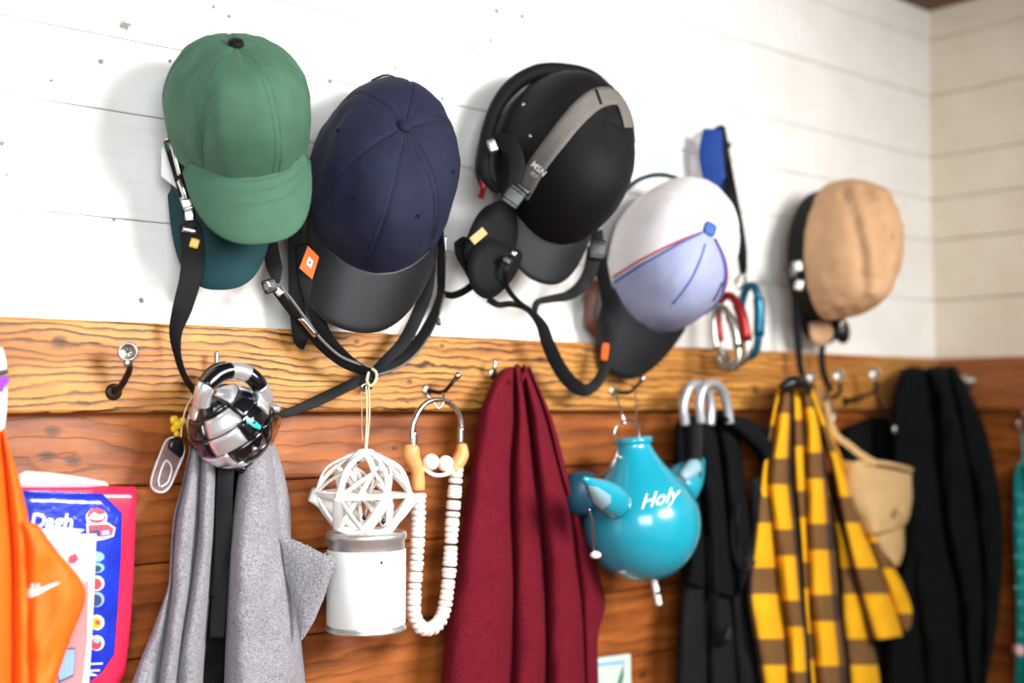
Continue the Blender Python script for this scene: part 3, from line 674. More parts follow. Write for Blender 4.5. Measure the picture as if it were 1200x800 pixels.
v, f = g_blob(tn.pt(0, 1, .002, False), (tn.x * .007, tn.f * .007, tn.n * .004), 12, 8); mesh('button', v, f, M['tan'], T_)
pad(T_, 'visor', [(934, 318), (950, 330), (968, 352), (988, 374), (984, 394), (966, 404), (946, 396), (936, 370)], .065, .012, M['black2'])
pad(T_, 'liner_pad', [(948, 378), (962, 376), (977, 384), (974, 398), (962, 405), (950, 398)], .078, .010, M['tan'])['label'] = 'tan felt visor lining'
v, f = g_blob(P(987, 388, .09), (Vector((.020, 0, .004)), Vector((0, .014, 0)), Vector((-.005, 0, .026))), 20, 12); mesh('chin_cup', v, f, M['shell'], T_)
v, f = g_blob(P(986, 380, .105), (Vector((.007, 0, 0)), Vector((0, .004, 0)), Vector((0, 0, .007))), 12, 8); mesh('cup_glint', v, f, M['steel'], T_)  # added bead standing in for the white reflection on the black cup
for u, v_, a in ((934, 312, 10), (936, 334, -15)): blockat(T_, 'buckle', u, v_, .10, .018, .022, .008, a, 'steel_dull')
blockat(T_, 'buckle', 927, 318, .09, .018, .03, .010, 20, 'shell')
strap(T_, [(930, 325, .08), (933, 360, .075), (935, 395, .07), (938, 430, .07), (944, 452, .075)], [.014, .016, .016, .014, .010], 'black')
strap(T_, [(964, 402, .07), (963, 420, .068), (966, 440, .07), (974, 458, .075)], [.012, .014, .014, .010], 'black')

# blue loop and webbing with karabiners
k_ = thing('key_lanyard', P(850, 300, .02), 'blue nylon loop and long black webbing behind the white cap', 'lanyard')
v, f = g_ribbon([P(844, 250, .06), P(838, 215, .06), P(833, 180, .06), P(835, 152, .06)], [.030, .044, .046, .036], .010, 0); mesh('blue_loop', v, f, M['blue'], k_)
v, f = g_ribbon([P(836, 152, .05), P(846, 152, .04), P(850, 180, .03), P(848, 230, .03)], [.02, .024, .02], .004, 70); mesh('blue_loop', v, f, M['blue'], k_)
strap(k_, [(846, 148, .07), (848, 165, .07), (851, 190, .07), (857, 225, .095), (864, 260, .105), (869, 292, .105), (871, 320, .095)], [.012, .017, .020, .021, .021, .020, .014], 'black')
blockat(k_, 'strap_keeper', 854, 170, .06, .010, .012, .008, 0, 'shell')
hk = thing('picture_nail', P(846, 150, .0), 'small nail holding the blue loop high on the wall', 'nail')
v, f = g_tube([P(846, 150, -.002), P(846, 148, .065)], .0022, 8); mesh('shaft', v, f, M['iron'], hk)
def karabiner(root_name, label, cu, cv, d, w, h, ang, mats, gate, tube=.006):
    r = thing(root_name, P(cu, cv, d), label, 'karabiner', 'karabiners on the webbing')
    p = P(cu, cv, d); R, U, T = viewframe(p); a = rads(ang); R2 = (R * .75 + T * .5).normalized(); A = R2 * math.cos(a) + U * math.sin(a); B = U * math.cos(a) - R2 * math.sin(a)
    pt = lambda k: p + A * w / 2 * math.copysign(abs(math.cos(k)) ** .8, math.cos(k)) * (1.0 - .18 * math.sin(k)) + B * h / 2 * math.copysign(abs(math.sin(k)) ** .8, math.sin(k))
    v, f = g_tube([pt(rads(t)) for t in range(-20, 205, 15)], tube, 10, 3); mesh('frame', v, f, M[mats[0]], r)
    v, f = g_tube([pt(rads(t)) for t in range(205, 341, 15)], tube, 10, 3); mesh('lower_frame', v, f, M[mats[1]], r)
    v, f = g_tube([pt(rads(-20)), pt(rads(10)), pt(rads(35))], tube * 1.35, 10, 3); mesh('gate_sleeve', v, f, M[gate], r)
    return r
karabiner('karabiner', 'silver karabiner with a red side hanging on the black webbing', 857, 386, .10, .058, .130, 10, ('red', 'steel_dull'), 'red', .008)
karabiner('karabiner', 'bright steel karabiner hanging lowest below the white cap', 850, 396, .12, .045, .115, 12, ('steel', 'steel_dull'), 'steel', .0065)
karabiner('karabiner', 'teal and dark green karabiner hanging right of the red one', 878, 376, .10, .045, .135, -4, ('bluegreen', 'bluegreen'), 'bluegreen', .008)
v, f = g_blob(P(875, 409, .10), (Vector((.009, 0, 0)), Vector((0, .008, 0)), Vector((0, 0, .010))), 14, 8); mesh('snap_ring', v, f, M['cyan'], k_)
v, f = g_blob(P(870, 412, .10), (Vector((.008, 0, 0)), Vector((0, .007, 0)), Vector((0, 0, .012))), 12, 8, .7); mesh('yellow_toggle', v, f, M['yellow'], k_)
v, f = g_tube([P(871, 316, .08), P(873, 330, .09), P(866, 338, .095), P(862, 330, .09), P(869, 320, .082)], .003, 8); mesh('swivel', v, f, M['steel'], k_)

# ---------------------------------------------------------------- hooks on the rail
def arm(root, pts, r): v, f = g_tube(pts, r, 10); return mesh('arm', v, f, M['iron'], root)
def knob_hook(ub, vb, uk, vk, label, r=.0125, d=.072, cross=False):
    h = thing('coat_hook', P(ub, vb, .03), label, 'hook', 'coat hooks along the rail')
    b = P(ub, vb, .03); v, f = g_lathe([(.011, -.001), (.011, .002), (.008, .004), (0, .004)], b, (0, -1, 0), 20); mesh('base_plate', v, f, M['iron'], h)
    k = P(uk, vk, d); lo = P(uk + 2, vk + 20 * (r / .0125), d - .004)
    arm(h, [b, b.lerp(lo, .45) + Vector((0, -.004, -.004)), lo, k + Vector((0, .004, -r * .8))], [.005, .0045, .004, .005])
    ax = (CAM - k).normalized(); v, f = g_lathe([(0, -.005), (r * .7, -.005), (r, -.002), (r * 1.02, .001), (r * .94, .0035), (r * .80, .0042), (r * .76, .003), (0, .0034)], k, ax, 32); kb = mesh('knob', v, f, M['steel_dull'], h)
    if cross:
        R, U, T = viewframe(k)
        for a in (20, 75, 140): 
            q = R * math.cos(rads(a)) + U * math.sin(rads(a)); c = k + ax * .0036; v, f = g_tube([c - q * r * .42, c + q * r * .42], .0009, 6); mesh('slot', v, f, M['iron'], kb)
    v, f = g_blob(k + Vector((0, .003, -r * 1.15)), (Vector((.0045, 0, 0)), Vector((0, .0045, 0)), Vector((0, 0, .006))), 12, 8); mesh('neck', v, f, M['steel_dull'], h)
    return h
knob_hook(133, 459, 150, 412, 'empty metal knob hook on the bare rail, leftmost of the hooks', .0125, .075, True)
def cup_hook(ub, vb, ut, vt, label, tip=.0045, d=.075, sag=8, m='iron'):
    h = thing('coat_hook', P(ub, vb, .03), label, 'hook', 'coat hooks along the rail')
    b = P(ub, vb, .03); v, f = g_lathe([(.009, -.001), (.009, .0015), (.006, .003), (0, .003)], b, (0, -1, 0), 20); mesh('base_plate', v, f, M['steel_dull'], h)
    t = P(ut, vt, d); mid = P((ub + ut) / 2, max(vb, vt) + sag * .3, (d + .03) / 2)
    v, f = g_tube([b, mid, P(ub + (ut - ub) * .8, vb + (vt - vb) * .55 + 2, d), t], [.0035, .0032, .003, .0034], 10); mesh('arm', v, f, M[m], h)
    v, f = g_blob(t, (Vector((tip, 0, 0)), Vector((0, tip, 0)), Vector((0, 0, tip))), 14, 8); mesh('tip', v, f, M['steel'], h); return h
cup_hook(254, 445, 254, 413, 'thin upright hook tip above the chrome ball', .003, .05, 4, 'steel_dull')
cup_hook(427, 452, 440, 430, 'hook carrying the gathered straps and the white woven ornament', .004, .07)
cup_hook(500, 457, 536, 440, 'dark curved hook holding the cream bead ring', .006, .078)
cup_hook(577, 438, 580, 424, 'hook tip above the maroon towel', .0035, .055, 2, 'steel_dull')
cup_hook(718, 458, 753, 444, 'dark hook holding the turquoise eared pot', .006, .078)
cup_hook(802, 458, 813, 447, 'dark hook holding the two silver rings', .004, .06)
knob_hook(930, 470, 951, 441, 'silver knob of the hook holding the yellow checked shirt', .010, .07)
knob_hook(968, 466, 983, 439, 'bright silver knob left of the black coats, behind the beige bag strap', .012, .07)
knob_hook(990, 470, 1025, 437, 'silver knob hook with long dark arm nearest the big black coat', .012, .09)
h = thing('coat_hook', PX(1137, 446, .03), 'faint silver knob on the rail right of the black coat', 'hook', 'coat hooks along the rail')
v, f = g_lathe([(.012, 0), (.012, .003), (.006, .005), (.006, .02), (.013, .022), (.014, .027), (.009, .031), (0, .032)], PX(1137, 446, .03), (-1, 0, 0), 20); mesh('knob', v, f, M['steel_dull'], h)
v, f = g_tube([PX(1137, 452, .03), PX(1133, 470, .045), PX(1131, 462, .06)], .0035, 8); mesh('arm', v, f, M['iron'], h)
# ---------------------------------------------------------------- chrome ball
BC = P(270, 499, .105); R_, U_, T_v = viewframe(BC)
cb = thing('chrome_ball', P(270, 499, .05), 'shiny silver and black panelled ball with striped tube handle above the grey fleece', 'ball')
A_ = (R_ * -.52 + U_ * .74 + T_v * .42).normalized(); X_ = (R_ - A_ * R_.dot(A_)).normalized(); Y_ = A_.cross(X_); rb = .0565
def spatch(a0, a1, l0, l1, r, gap=.02, n=8):
    vs = []; fs = []
    for lay, rr in ((0, r), (1, r - .004)):
        for i in range(n + 1):
            l = l0 + gap + (l1 - l0 - 2 * gap) * i / n
            for k in range(n + 1):
                cs = max(math.cos(l), .2); a = a0 + gap / cs + (a1 - a0 - 2 * gap / cs) * k / n
                e = .0012 if (i in (0, n) or k in (0, n)) and lay == 0 else 0
                vs.append(BC + (X_ * math.cos(a) * math.cos(l) + Y_ * math.sin(a) * math.cos(l) + A_ * math.sin(l)) * (rr - e))
    m = n + 1; K = m * m
    for i in range(n):
        for k in range(n): a = i * m + k; fs += [(a, a + 1, a + m + 1, a + m), (K + a, K + a + m, K + a + m + 1, K + a + 1)]
    for k in range(n): fs += [(k, K + k, K + k + 1, k + 1), (n * m + k, n * m + k + 1, K + n * m + k + 1, K + n * m + k), (k * m, (k + 1) * m, K + (k + 1) * m, K + k * m), (k * m + n, K + k * m + n, K + (k + 1) * m + n, (k + 1) * m + n)]
    return vs, fs
v, f = g_blob(BC, (X_ * (rb - .003), Y_ * (rb - .003), A_ * (rb - .003)), 32, 20); mesh('core', v, f, M['gloss_black'], cb)
lats = [-1.35, -.62, -.12, .36, .84, 1.4]
for i in range(5):
    ns_ = [4, 6, 7, 6, 4][i]
    for k in range(ns_):
        a = 2 * math.pi * (k + .37 * i) / ns_; ch = (k + i) % 2 == 0 if i != 1 else k % 3 == 0
        v, f = spatch(a, a + 2 * math.pi / ns_, lats[i], lats[i + 1], rb); mesh('panel', v, f, M['chrome' if ch else 'gloss_black'], cb)
hp = [P(236, 474, .13), P(240, 455, .14), P(254, 440, .14), P(270, 434, .14), P(288, 437, .14), P(302, 449, .14), P(311, 468, .13)]
hs = smoothpts(hp, 6); seg = [(0, 7, 'chrome'), (7, 18, 'gloss_black'), (18, 25, 'chrome'), (25, 31, 'gloss_black'), (31, 36, 'chrome')]
for a, b, m in seg: v, f = g_tube(hs[a:b + 1], .0115, 14, 2); mesh('handle_section', v, f, M[m], cb)
v, f = g_tube([P(240, 450, .07), P(252, 436, .075), P(266, 432, .08)], .011, 12); mesh('hanging_boss', v, f, M['shell'], cb)
v, f = g_lathe([(.042, -.02), (.047, -.01), (.049, 0), (.046, .01), (.04, .014), (0, .014)], P(302, 515, .085), (R_ * .8 - U_ * .4 + T_v * .2), 32); mesh('rear_cap', v, f, M['gloss_black'], cb)
for k in range(7):
    a = 2 * math.pi * k / 7; ax = (R_ * .8 - U_ * .4 + T_v * .2).normalized(); xx = ax.orthogonal().normalized(); yy = ax.cross(xx); c = P(302, 515, .085) + (xx * math.cos(a) + yy * math.sin(a)) * .048
    v, f = g_blob(c, (xx * .006, yy * .006, ax * .009), 10, 6, .6); mesh('rib', v, f, M['chrome' if k % 2 else 'gloss_black'], cb)
cc = Cast([g_blob(BC, (X_ * (rb + .0003), Y_ * (rb + .0003), A_ * (rb + .0003)), 48, 32)])
def decal(cs, root, name, pts, off, m, inner=4):
    """print lying on a curved surface; pts in survey pixels"""
    cx = sum(p[0] for p in pts) / len(pts); cy = sum(p[1] for p in pts) / len(pts); vs = [cs.at(cx, cy, off)[0]]; fs = []; K = len(pts)
    for i in range(1, inner + 1):
        for x, y in pts: vs.append(cs.at(cx + (x - cx) * i / inner, cy + (y - cy) * i / inner, off)[0])
    fs += [(0, 1 + k, 1 + (k + 1) % K) for k in range(K)]
    for i in range(inner - 1): fs += [(1 + i * K + k, 1 + (i + 1) * K + k, 1 + (i + 1) * K + (k + 1) % K, 1 + i * K + (k + 1) % K) for k in range(K)]
    return mesh(name, vs, fs, M[m], root)
decal(cc, cb, 'print', [(289, 489), (296, 491), (305, 499), (304, 503), (296, 500), (288, 493)], .0015, 'cyan')['label'] = 'turquoise emblem print'
decal(cc, cb, 'print', [(294, 492), (298, 493), (299, 497), (295, 496)], .002, 'gloss_black')
v, f = g_blob(cc.at(297, 525, .002)[0], (R_ * .0035, U_ * .004, T_v * .002), 10, 6); mesh('screw', v, f, M['steel'], cb)
# clear tag
ct = thing('luggage_tag', P(200, 530, .03), 'clear plastic pouch tag with yellow clip left of the chrome ball', 'tag')
out = [(205, 512), (214, 520), (215, 532), (208, 550), (200, 568), (192, 576), (182, 575), (177, 567), (180, 552), (187, 534), (195, 516)]
ctp = [Vector((a, b, 0)) for a, b in out]; sm = smoothpts(ctp + [ctp[0]], 4)[:-1]
v, f = g_tube([P(p.x, p.y, .052) for p in sm], .0016, 6, 1, closed=True, smooth=False); mesh('edge_weld', v, f, M['film'], ct)
v, f = g_slab([P(p.x, p.y, .054) for p in sm], (0, .002, 0)); mesh('pouch', v, f, M['clear'], ct, smooth=False)
v, f = g_tube([P(187, 570, .056), P(186, 560, .056), P(194, 540, .056), P(201, 548, .056), P(197, 564, .056), P(189, 570, .056)], .0012, 6); mesh('inner_loop', v, f, M['film'], ct)
pad(ct, 'clip', [(200, 514), (210, 512), (216, 524), (212, 536), (203, 530), (197, 524)], .055, .004, M['shell'], .004)
for x, y, r in ((204, 492, .006), (208, 497, .007), (214, 493, .005), (204, 502, .005), (207, 508, .004)):
    v, f = g_blob(P(x, y, .06), ((r, 0, 0), (0, r * .7, 0), (0, 0, r)), 10, 6, .8); mesh('yellow_clip', v, f, M['yellow'], ct)
v, f = g_tube([P(212, 512, .06), P(213, 500, .062), P(218, 478, .066), P(228, 462, .07), P(240, 452, .07)], .0012, 6); mesh('wire_loop', v, f, M['cord'], ct)

# ---------------------------------------------------------------- woven ball over can
wo = thing('woven_ornament', P(425, 580, .03), 'white woven paper-cord ball hanging on a natural cord above the can', 'ornament')
OC = P(426, 575, .115); Ro, Uo, To = viewframe(OC)
def ring(n, r, z, a0, jig=0): return [OC + Ro * r * math.cos(a0 + 2 * math.pi * k / n) + To * r * math.sin(a0 + 2 * math.pi * k / n) + Uo * (z + random.uniform(-jig, jig)) for k in range(n)]
random.seed(5)
ta = ring(5, .009, .054, .3); tm = ring(6, .037, .032, .1, .004); mm = ring(6, .067, -.004, .0, .004); bb_ = ring(6, .040, -.054, .5, .002)
def strand(a, b, w=.0055, bow=.004, fl=.45):
    w *= 1.6
    mid = (a + b) / 2; o = (mid - OC); o = o.normalized() * bow
    v, f = g_ribbon([a, mid + o, b], w, w * fl, random.uniform(-40, 40), face=tuple((mid - OC).normalized()), sub=5); mesh('strand', v, f, M['white_plastic'], wo)
for k in range(6):
    strand(ta[k % 5], tm[k]); strand(tm[k], mm[k], .006); strand(tm[k], mm[(k + 1) % 6], .0045); strand(mm[k], mm[(k + 1) % 6], .005, .003)
    strand(mm[k], bb_[k], .009, .002); strand(mm[k], bb_[(k + 5) % 6], .006, .002); strand(ta[k % 5], mm[(k + 1) % 6], .005, .016); strand(bb_[k], bb_[(k + 1) % 6], .008, .004)
    strand(tm[k], bb_[(k + 1) % 6], .0045, .012); strand(tm[k], bb_[(k + 3) % 6], .004, 0); strand(mm[k], mm[(k + 2) % 6], .004, .002); strand(ta[(k + 2) % 5], tm[k], .004, .006)
strand(mm[0] + Ro * .004, bb_[5], .012, .002); strand(mm[3] - Ro * .006, bb_[4], .014, .002)
v, f = g_blob(P(428, 533, .115), (Ro * .014, To * .012, Uo * .009), 16, 8, .6); mesh('top_wrap', v, f, M['white_plastic'], wo)
for x, y in ((427, 606), (449, 611), (419, 540)): v, f = g_blob(P(x, y, .165 if y > 560 else .128), (Ro * .003, To * .002, Uo * .004), 8, 6); mesh('eyelet', v, f, M['shell'], wo)
g = G(); g.add(*g_tube([P(436, 432, .094), P(441, 437, .102), P(440, 446, .104), P(434, 452, .10), P(430, 446, .095), (P(432, 436, .09))], .0022, 8)); g.build('cord_loop', M['cord'], wo)
for dx in (0, 3): v, f = g_tube([P(429 + dx, 452, .098), P(430 + dx, 485, .105), P(428 + dx * .4, 528, .115)], .0013, 8); mesh('cord', v, f, M['cord'], wo)
v, f = g_tube([P(423, 458, .09), P(424, 478, .095), P(424, 500, .10), P(425, 516, .11)], .0006, 6); mesh('thread', v, f, M['cord'], wo)
cn = thing('paint_can', P(429, 742, .115), 'white labelled metal can with bright rims hanging under the woven ball', 'can')
c0 = P(429, 738, .115); top = P(429, 622, .115); H = top.z - c0.z; rc = .0555
v, f = g_lathe([(0, .002), (rc - .004, .002), (rc - .003, 0), (rc + .001, .001), (rc + .0012, .004), (rc - .001, .006), (rc - .001, .010)], c0, (0, 0, 1), 56); mesh('bottom_rim', v, f, M['tin'], cn)
v, f = g_lathe([(rc - .001, .009), (rc + .0002, .0105), (rc + .0002, H - .026), (rc - .001, H - .0245)], c0, (0, 0, 1), 56); mesh('label_wrap', v, f, M['white_label'], cn)
v, f = g_lathe([(rc - .0015, H - .026), (rc - .0015, H - .012), (rc + .001, H - .010), (rc + .0015, H - .006), (rc + .0005, H - .001), (rc - .002, H), (rc - .005, H - .001), (rc - .007, H - .004), (rc - .012, H - .003), (0, H - .002)], c0, (0, 0, 1), 56); mesh('lid', v, f, M['tin'], cn)
dd = Cast([g_lathe([(rc + .0004, 0), (rc + .0004, H)], c0, (0, 0, 1), 80)])
for x, y, r in ((447, 659, 1.6), (439, 660, .7)): decal(dd, cn, 'speck', [(x + r * math.cos(t), y + r * 1.2 * math.sin(t)) for t in (0, 1, 2, 3, 4, 5)], .0004, 'shell', 1)
# bead ring
br = thing('bead_pull_ring', P(510, 600, .03), 'steel ring with beech ends and a long loop of cream beads', 'bead ring')
dB = .098
v, f = g_tube([P(485, 532, dB), P(483, 512, dB), P(486, 491, dB), P(497, 474, dB), P(512, 468, dB), P(528, 473, dB), P(539, 488, dB), P(541, 508, dB), P(540, 524, dB)], .0042, 12); mesh('steel_bow', v, f, M['steel'], br)
for x, y, x2, y2 in ((485, 505, 485, 526), (540, 500, 540, 520)): v, f = g_tube([P(x, y, dB), P(x2, y2, dB)], .0052, 12); mesh('ferrule', v, f, M['steel'], br)
v, f = g_tube([P(482, 521, dB), P(482, 534, dB), P(489, 552, dB), P(490, 574, dB)], [.009, .013, .0135, .012, .0105, .010, .0105, .010], 14); mesh('beech_end', v, f, M['wood_bead'], br)
v, f = g_tube([P(541, 520, dB), P(541, 532, dB), P(535, 544, dB), P(531, 552, dB)], [.007, .0115, .0115, .009], 14); mesh('beech_end', v, f, M['wood_bead'], br)
for x, y in ((505, 541), (522, 543)): v, f = g_blob(P(x, y, dB + .008), (Vector((.0125, 0, 0)), Vector((0, .0125, 0)), Vector((0, 0, .0125))), 20, 12); mesh('bead', v, f, M['bead'], br)
v, f = g_tube([P(494, 546, dB), P(508, 556, dB + .01), P(524, 555, dB + .01), P(534, 546, dB)], .0032, 8); mesh('cord', v, f, M['bead'], br)
path = smoothpts([P(x, y, dB) for x, y in ((491, 572), (490, 620), (488, 660), (485, 700), (486, 722), (495, 736), (508, 735), (518, 722), (523, 700), (527, 660), (530, 610), (535, 548))], 16)
acc = 0; last = path[0]; step = .0083; i = 0; nb = 0
for a, b in zip(path[:-1], path[1:]):
    acc += (b - a).length
    if acc >= step:
        acc -= step; ax = (b - a).normalized(); r = .0108 + random.uniform(-.0006, .0006); hh = step * .5
        v, f = g_lathe([(.002, -hh), (r * .82, -hh * .95), (r, -hh * .4), (r, hh * .4), (r * .82, hh * .95), (.002, hh)], b, ax, 16); mesh('bead', v, f, M['bead'], br)
v, f = g_tube([P(500, 462, .09), P(507, 470, .095), P(514, 478, .10), P(520, 470, .10), P(519, 460, .095)], .0018, 8); mesh('wire_link', v, f, M['steel'], br)

# ---------------------------------------------------------------- turquoise pot
tb = thing('turquoise_pot', P(752, 600, .03), 'glossy turquoise pear-shaped pot with two ears and white lettering', 'pot')
tC = P(752, 612, .125); Rt, Ut, Tt = viewframe(tC); s_ = .00142
tilt = (Ut + Rt * -.10 - Tt * .02).normalized()
rt = .1005
prof = [(0, -rt)] + [(rt * math.sin(rads(a)), -rt * math.cos(rads(a))) for a in range(8, 112, 8)] + [(.083, .054), (.067, .074), (.050, .094), (.038, .112), (.031, .126), (.029, .134), (.031, .137), (.031, .141), (.027, .144), (0, .144)]
bv, bf = g_lathe(prof, tC, tilt, 64); mesh('body', bv, bf, M['teal_gloss'], tb); tcst = Cast([(bv, bf)])
v, f = g_lathe([(.031, .134), (.0335, .136), (.0335, .142), (.030, .145)], tC, tilt, 40); mesh('neck_ring', v, f, M['teal_gloss'], tb)
def dens_(p, n=3): return [(a[0] + (b[0] - a[0]) * k / n, a[1] + (b[1] - a[1]) * k / n) for a, b in zip(p, p[1:] + p[:1]) for k in range(n)]
def ear(u0, v0, d0, u1, v1, d1, r, m, nm='ear'):
    a = P(u0, v0, d0); b = P(u1, v1, d1); pts = [a.lerp(b, k / 6) for k in range(7)]; v, f = g_tube(pts, [r, r * .98, r * .86, r * .64, r * .36, r * .12], 20, 2); return mesh(nm, v, f, M[m], tb)
ear(722, 590, .185, 684, 560, .215, .027, 'teal_gloss')['label'] = 'left ear with pale inner face'
decal(Cast([g_tube([P(722, 590, .185).lerp(P(684, 560, .215), k / 6) for k in range(7)], [.027, .0265, .0232, .0173, .0097, .0033], 20, 2)]), tb, 'ear_inner', dens_([(689, 568), (700, 570), (715, 580), (716, 588), (706, 596), (696, 588)]), .0012, 'ear_grey')
ear(794, 574, .10, 825, 533, .10, .036, 'teal_gloss')
v, f = g_tube([P(799, 560, .128), P(812, 548, .125), P(820, 538, .115)], [.010, .016, .003], 12); mesh('ear_inner', v, f, M['ear_grey'], tb)
blob = g_blob(P(682, 578, .07), (Rt * .030, Tt * .03, Ut * .038), 20, 12, .7); mesh('side_knob', blob[0], blob[1], M['dark_teal_gloss'], tb)
text_mesh('Holy', 23, on_cast(tcst, 770, 585, .0012, ang=14), 'lettering', M['white_print'], tb, shear=.6, bold=.1)
v, f = g_tube([P(722, 520, .12), P(720, 505, .12), P(728, 495, .12), P(740, 492, .12), P(748, 500, .12), P(749, 516, .12)], .0022, 8); mesh('wire_ring', v, f, M['steel'], tb)
v, f = g_tube([P(733, 498, .115), P(728, 482, .108), P(722, 462, .09), P(724, 455, .08)], .0016, 8); mesh('hanger_wire', v, f, M['steel'], tb)
v, f = g_tube([P(742, 498, .115), P(746, 482, .108), P(744, 462, .09), P(740, 452, .08)], .0016, 8); mesh('hanger_wire', v, f, M['steel'], tb)
v, f = g_tube([P(764, 672, .125), P(768, 688, .125), P(772, 708, .125)], [.0055, .0058, .006], 12); mesh('spout_stick', v, f, M['white_print'], tb)
v, f = g_tube([P(770, 692, .126), P(770.8, 695, .126)], .0068, 12); mesh('stick_band', v, f, M['shell'], tb)
v, f = g_tube([P(690, 596, .19), P(694, 610, .19), P(695, 630, .185), P(696, 650, .18)], .0018, 8); mesh('side_wire', v, f, M['steel'], tb)
v, f = g_blob(P(698, 650, .185), (Rt * .009, Tt * .006, Ut * .006), 12, 8); mesh('wire_bead', v, f, M['white_print'], tb)
for x, y in ((727, 536), (722, 538)): v, f = g_blob(tcst.at(x, y, .002)[0], (Rt * .004, Tt * .003, Ut * .003), 10, 6); mesh('screw', v, f, M['steel'], tb)
v, f = g_tube([tcst.at(724, 520, .003)[0], tcst.at(724, 535, .003)[0], tcst.at(714, 552, .002)[0], tcst.at(705, 560, .002)[0]], .0016, 6); mesh('side_wire', v, f, M['steel'], tb)
decal(tcst, tb, 'chip', [(724, 669), (731, 667), (736, 669), (731, 672)], .0012, 'white_print', 1)

# ---------------------------------------------------------------- cloth
def cloth(name, m, root, lines, amps, d0=.05, rows=80, per=12, power=2.3, nz=.003, dfun=None, top=0, uvw=None, back=.012, fold=.006, taper=.05, seed=0, kb=.6, xmax=CORNER - .008, wob=2.0):
    """hanging cloth: lines are the valleys between its folds (survey pixels), amps the depth of each roll"""
    L = []
    for ln in lines:
        s = smoothpts([Vector((a, b, 0)) for a, b in ln], 8); cum = [0]
        for a, b in zip(s[:-1], s[1:]): cum.append(cum[-1] + (b - a).length)
        L.append((s, cum))
    def at(k, t):
        s, cum = L[k]; q = t * cum[-1]
        i = 0
        while i < len(cum) - 2 and cum[i + 1] < q: i += 1
        w = (q - cum[i]) / max(cum[i + 1] - cum[i], 1e-9); return s[i].lerp(s[i + 1], w)
    n = len(lines) - 1; cols = [(k, j / per) for k in range(n) for j in range(per)] + [(n - 1, 1.0)]
    F = []; B = []; UVs = []
    for i in range(rows + 1):
        t = i / rows; ends = [at(k, t) for k in range(n + 1)]
        tp = min(t / taper, 1) if taper else 1; tp = math.sqrt(1 - (1 - tp) ** 2) if tp < 1 else 1
        for (k, x0) in cols:
            x = (1 - math.cos(math.pi * x0)) / 2; e = ends[k].lerp(ends[k + 1], x); X = 2 * x - 1
            pr = (1 - abs(X) ** power) ** kb if abs(X) < 1 else 0
            u, v = e.x, e.y; 
            if 0 < x0 < 1 or 0 < k: 
                u += wob * (mnoise.noise(Vector((k * 3.3 + seed, v * .012, .5))) ) * (1 if 0 < (k + x0) < n else 0)
            v -= top * math.exp(-t * 40) * (1 - X * X)
            d = d0 + (.2 + .8 * tp) * amps[k] * pr
            if dfun: d += dfun(u, v)
            d += nz * mnoise.noise(Vector((u * .030 + seed, v * .014, seed))) * 1.6 * (pr + .15) + fold * mnoise.noise(Vector((u * .05, v * .03 + u * .02, seed + 9))) * pr * .8
            d = max(d, .004); p = P(u, v, d)
            if p.x > xmax: p.x = xmax
            F.append(p); q = P(u, v, max(d0 + (dfun(u, v) if dfun else 0) - back, .002))
            if q.x > xmax: q.x = xmax
            B.append(q); UVs.append(((k + x) * (uvw[0] if uvw else .1), (v + k * (uvw[2] if uvw else 0)) * (uvw[1] if uvw else .01)))
    m_ = len(cols); N = len(F); fs = []
    for i in range(rows):
        for k in range(m_ - 1):
            a = i * m_ + k; fs += [(a, a + m_, a + m_ + 1, a + 1), (N + a, N + a + 1, N + a + m_ + 1, N + a + m_)]
        fs += [(i * m_, N + i * m_, N + (i + 1) * m_, (i + 1) * m_), (i * m_ + m_ - 1, (i + 1) * m_ + m_ - 1, N + (i + 1) * m_ + m_ - 1, N + i * m_ + m_ - 1)]
    for k in range(m_ - 1): fs += [(k, k + 1, N + k + 1, N + k), (rows * m_ + k, N + rows * m_ + k, N + rows * m_ + k + 1, rows * m_ + k + 1)]
    return mesh(name, F + B, fs, m, root, uv=UVs + UVs)
# maroon towel
mt = thing('towel', P(610, 600, 0), 'maroon velour towel hanging in deep folds from the rail', 'towel')
cloth('towel_cloth', M['maroon'], mt, [
    [(581, 440), (562, 485), (552, 550), (545, 600), (532, 680), (521, 760), (515, 815)],
    [(603, 430), (604, 490), (600, 545), (600, 600), (602, 680), (601, 750), (598, 815)],
    [(612, 430), (619, 480), (624, 530), (630, 590), (637, 660), (640, 730), (640, 815)],
    [(618, 431), (638, 485), (654, 550), (668, 605), (678, 680), (684, 740), (686, 815)],
    [(624, 436), (647, 492), (668, 568), (683, 618), (709, 700), (701, 745), (702, 815)]],
    [.050, .040, .045, .022], .055, 110, 14, nz=.006, top=4, fold=.007, seed=2, taper=.07)
v, f = g_tube([P(612, 446, .118), P(614, 438, .12), P(617, 442, .12)], .003, 8); mesh('hanging_loop', v, f, M['maroon'], mt)
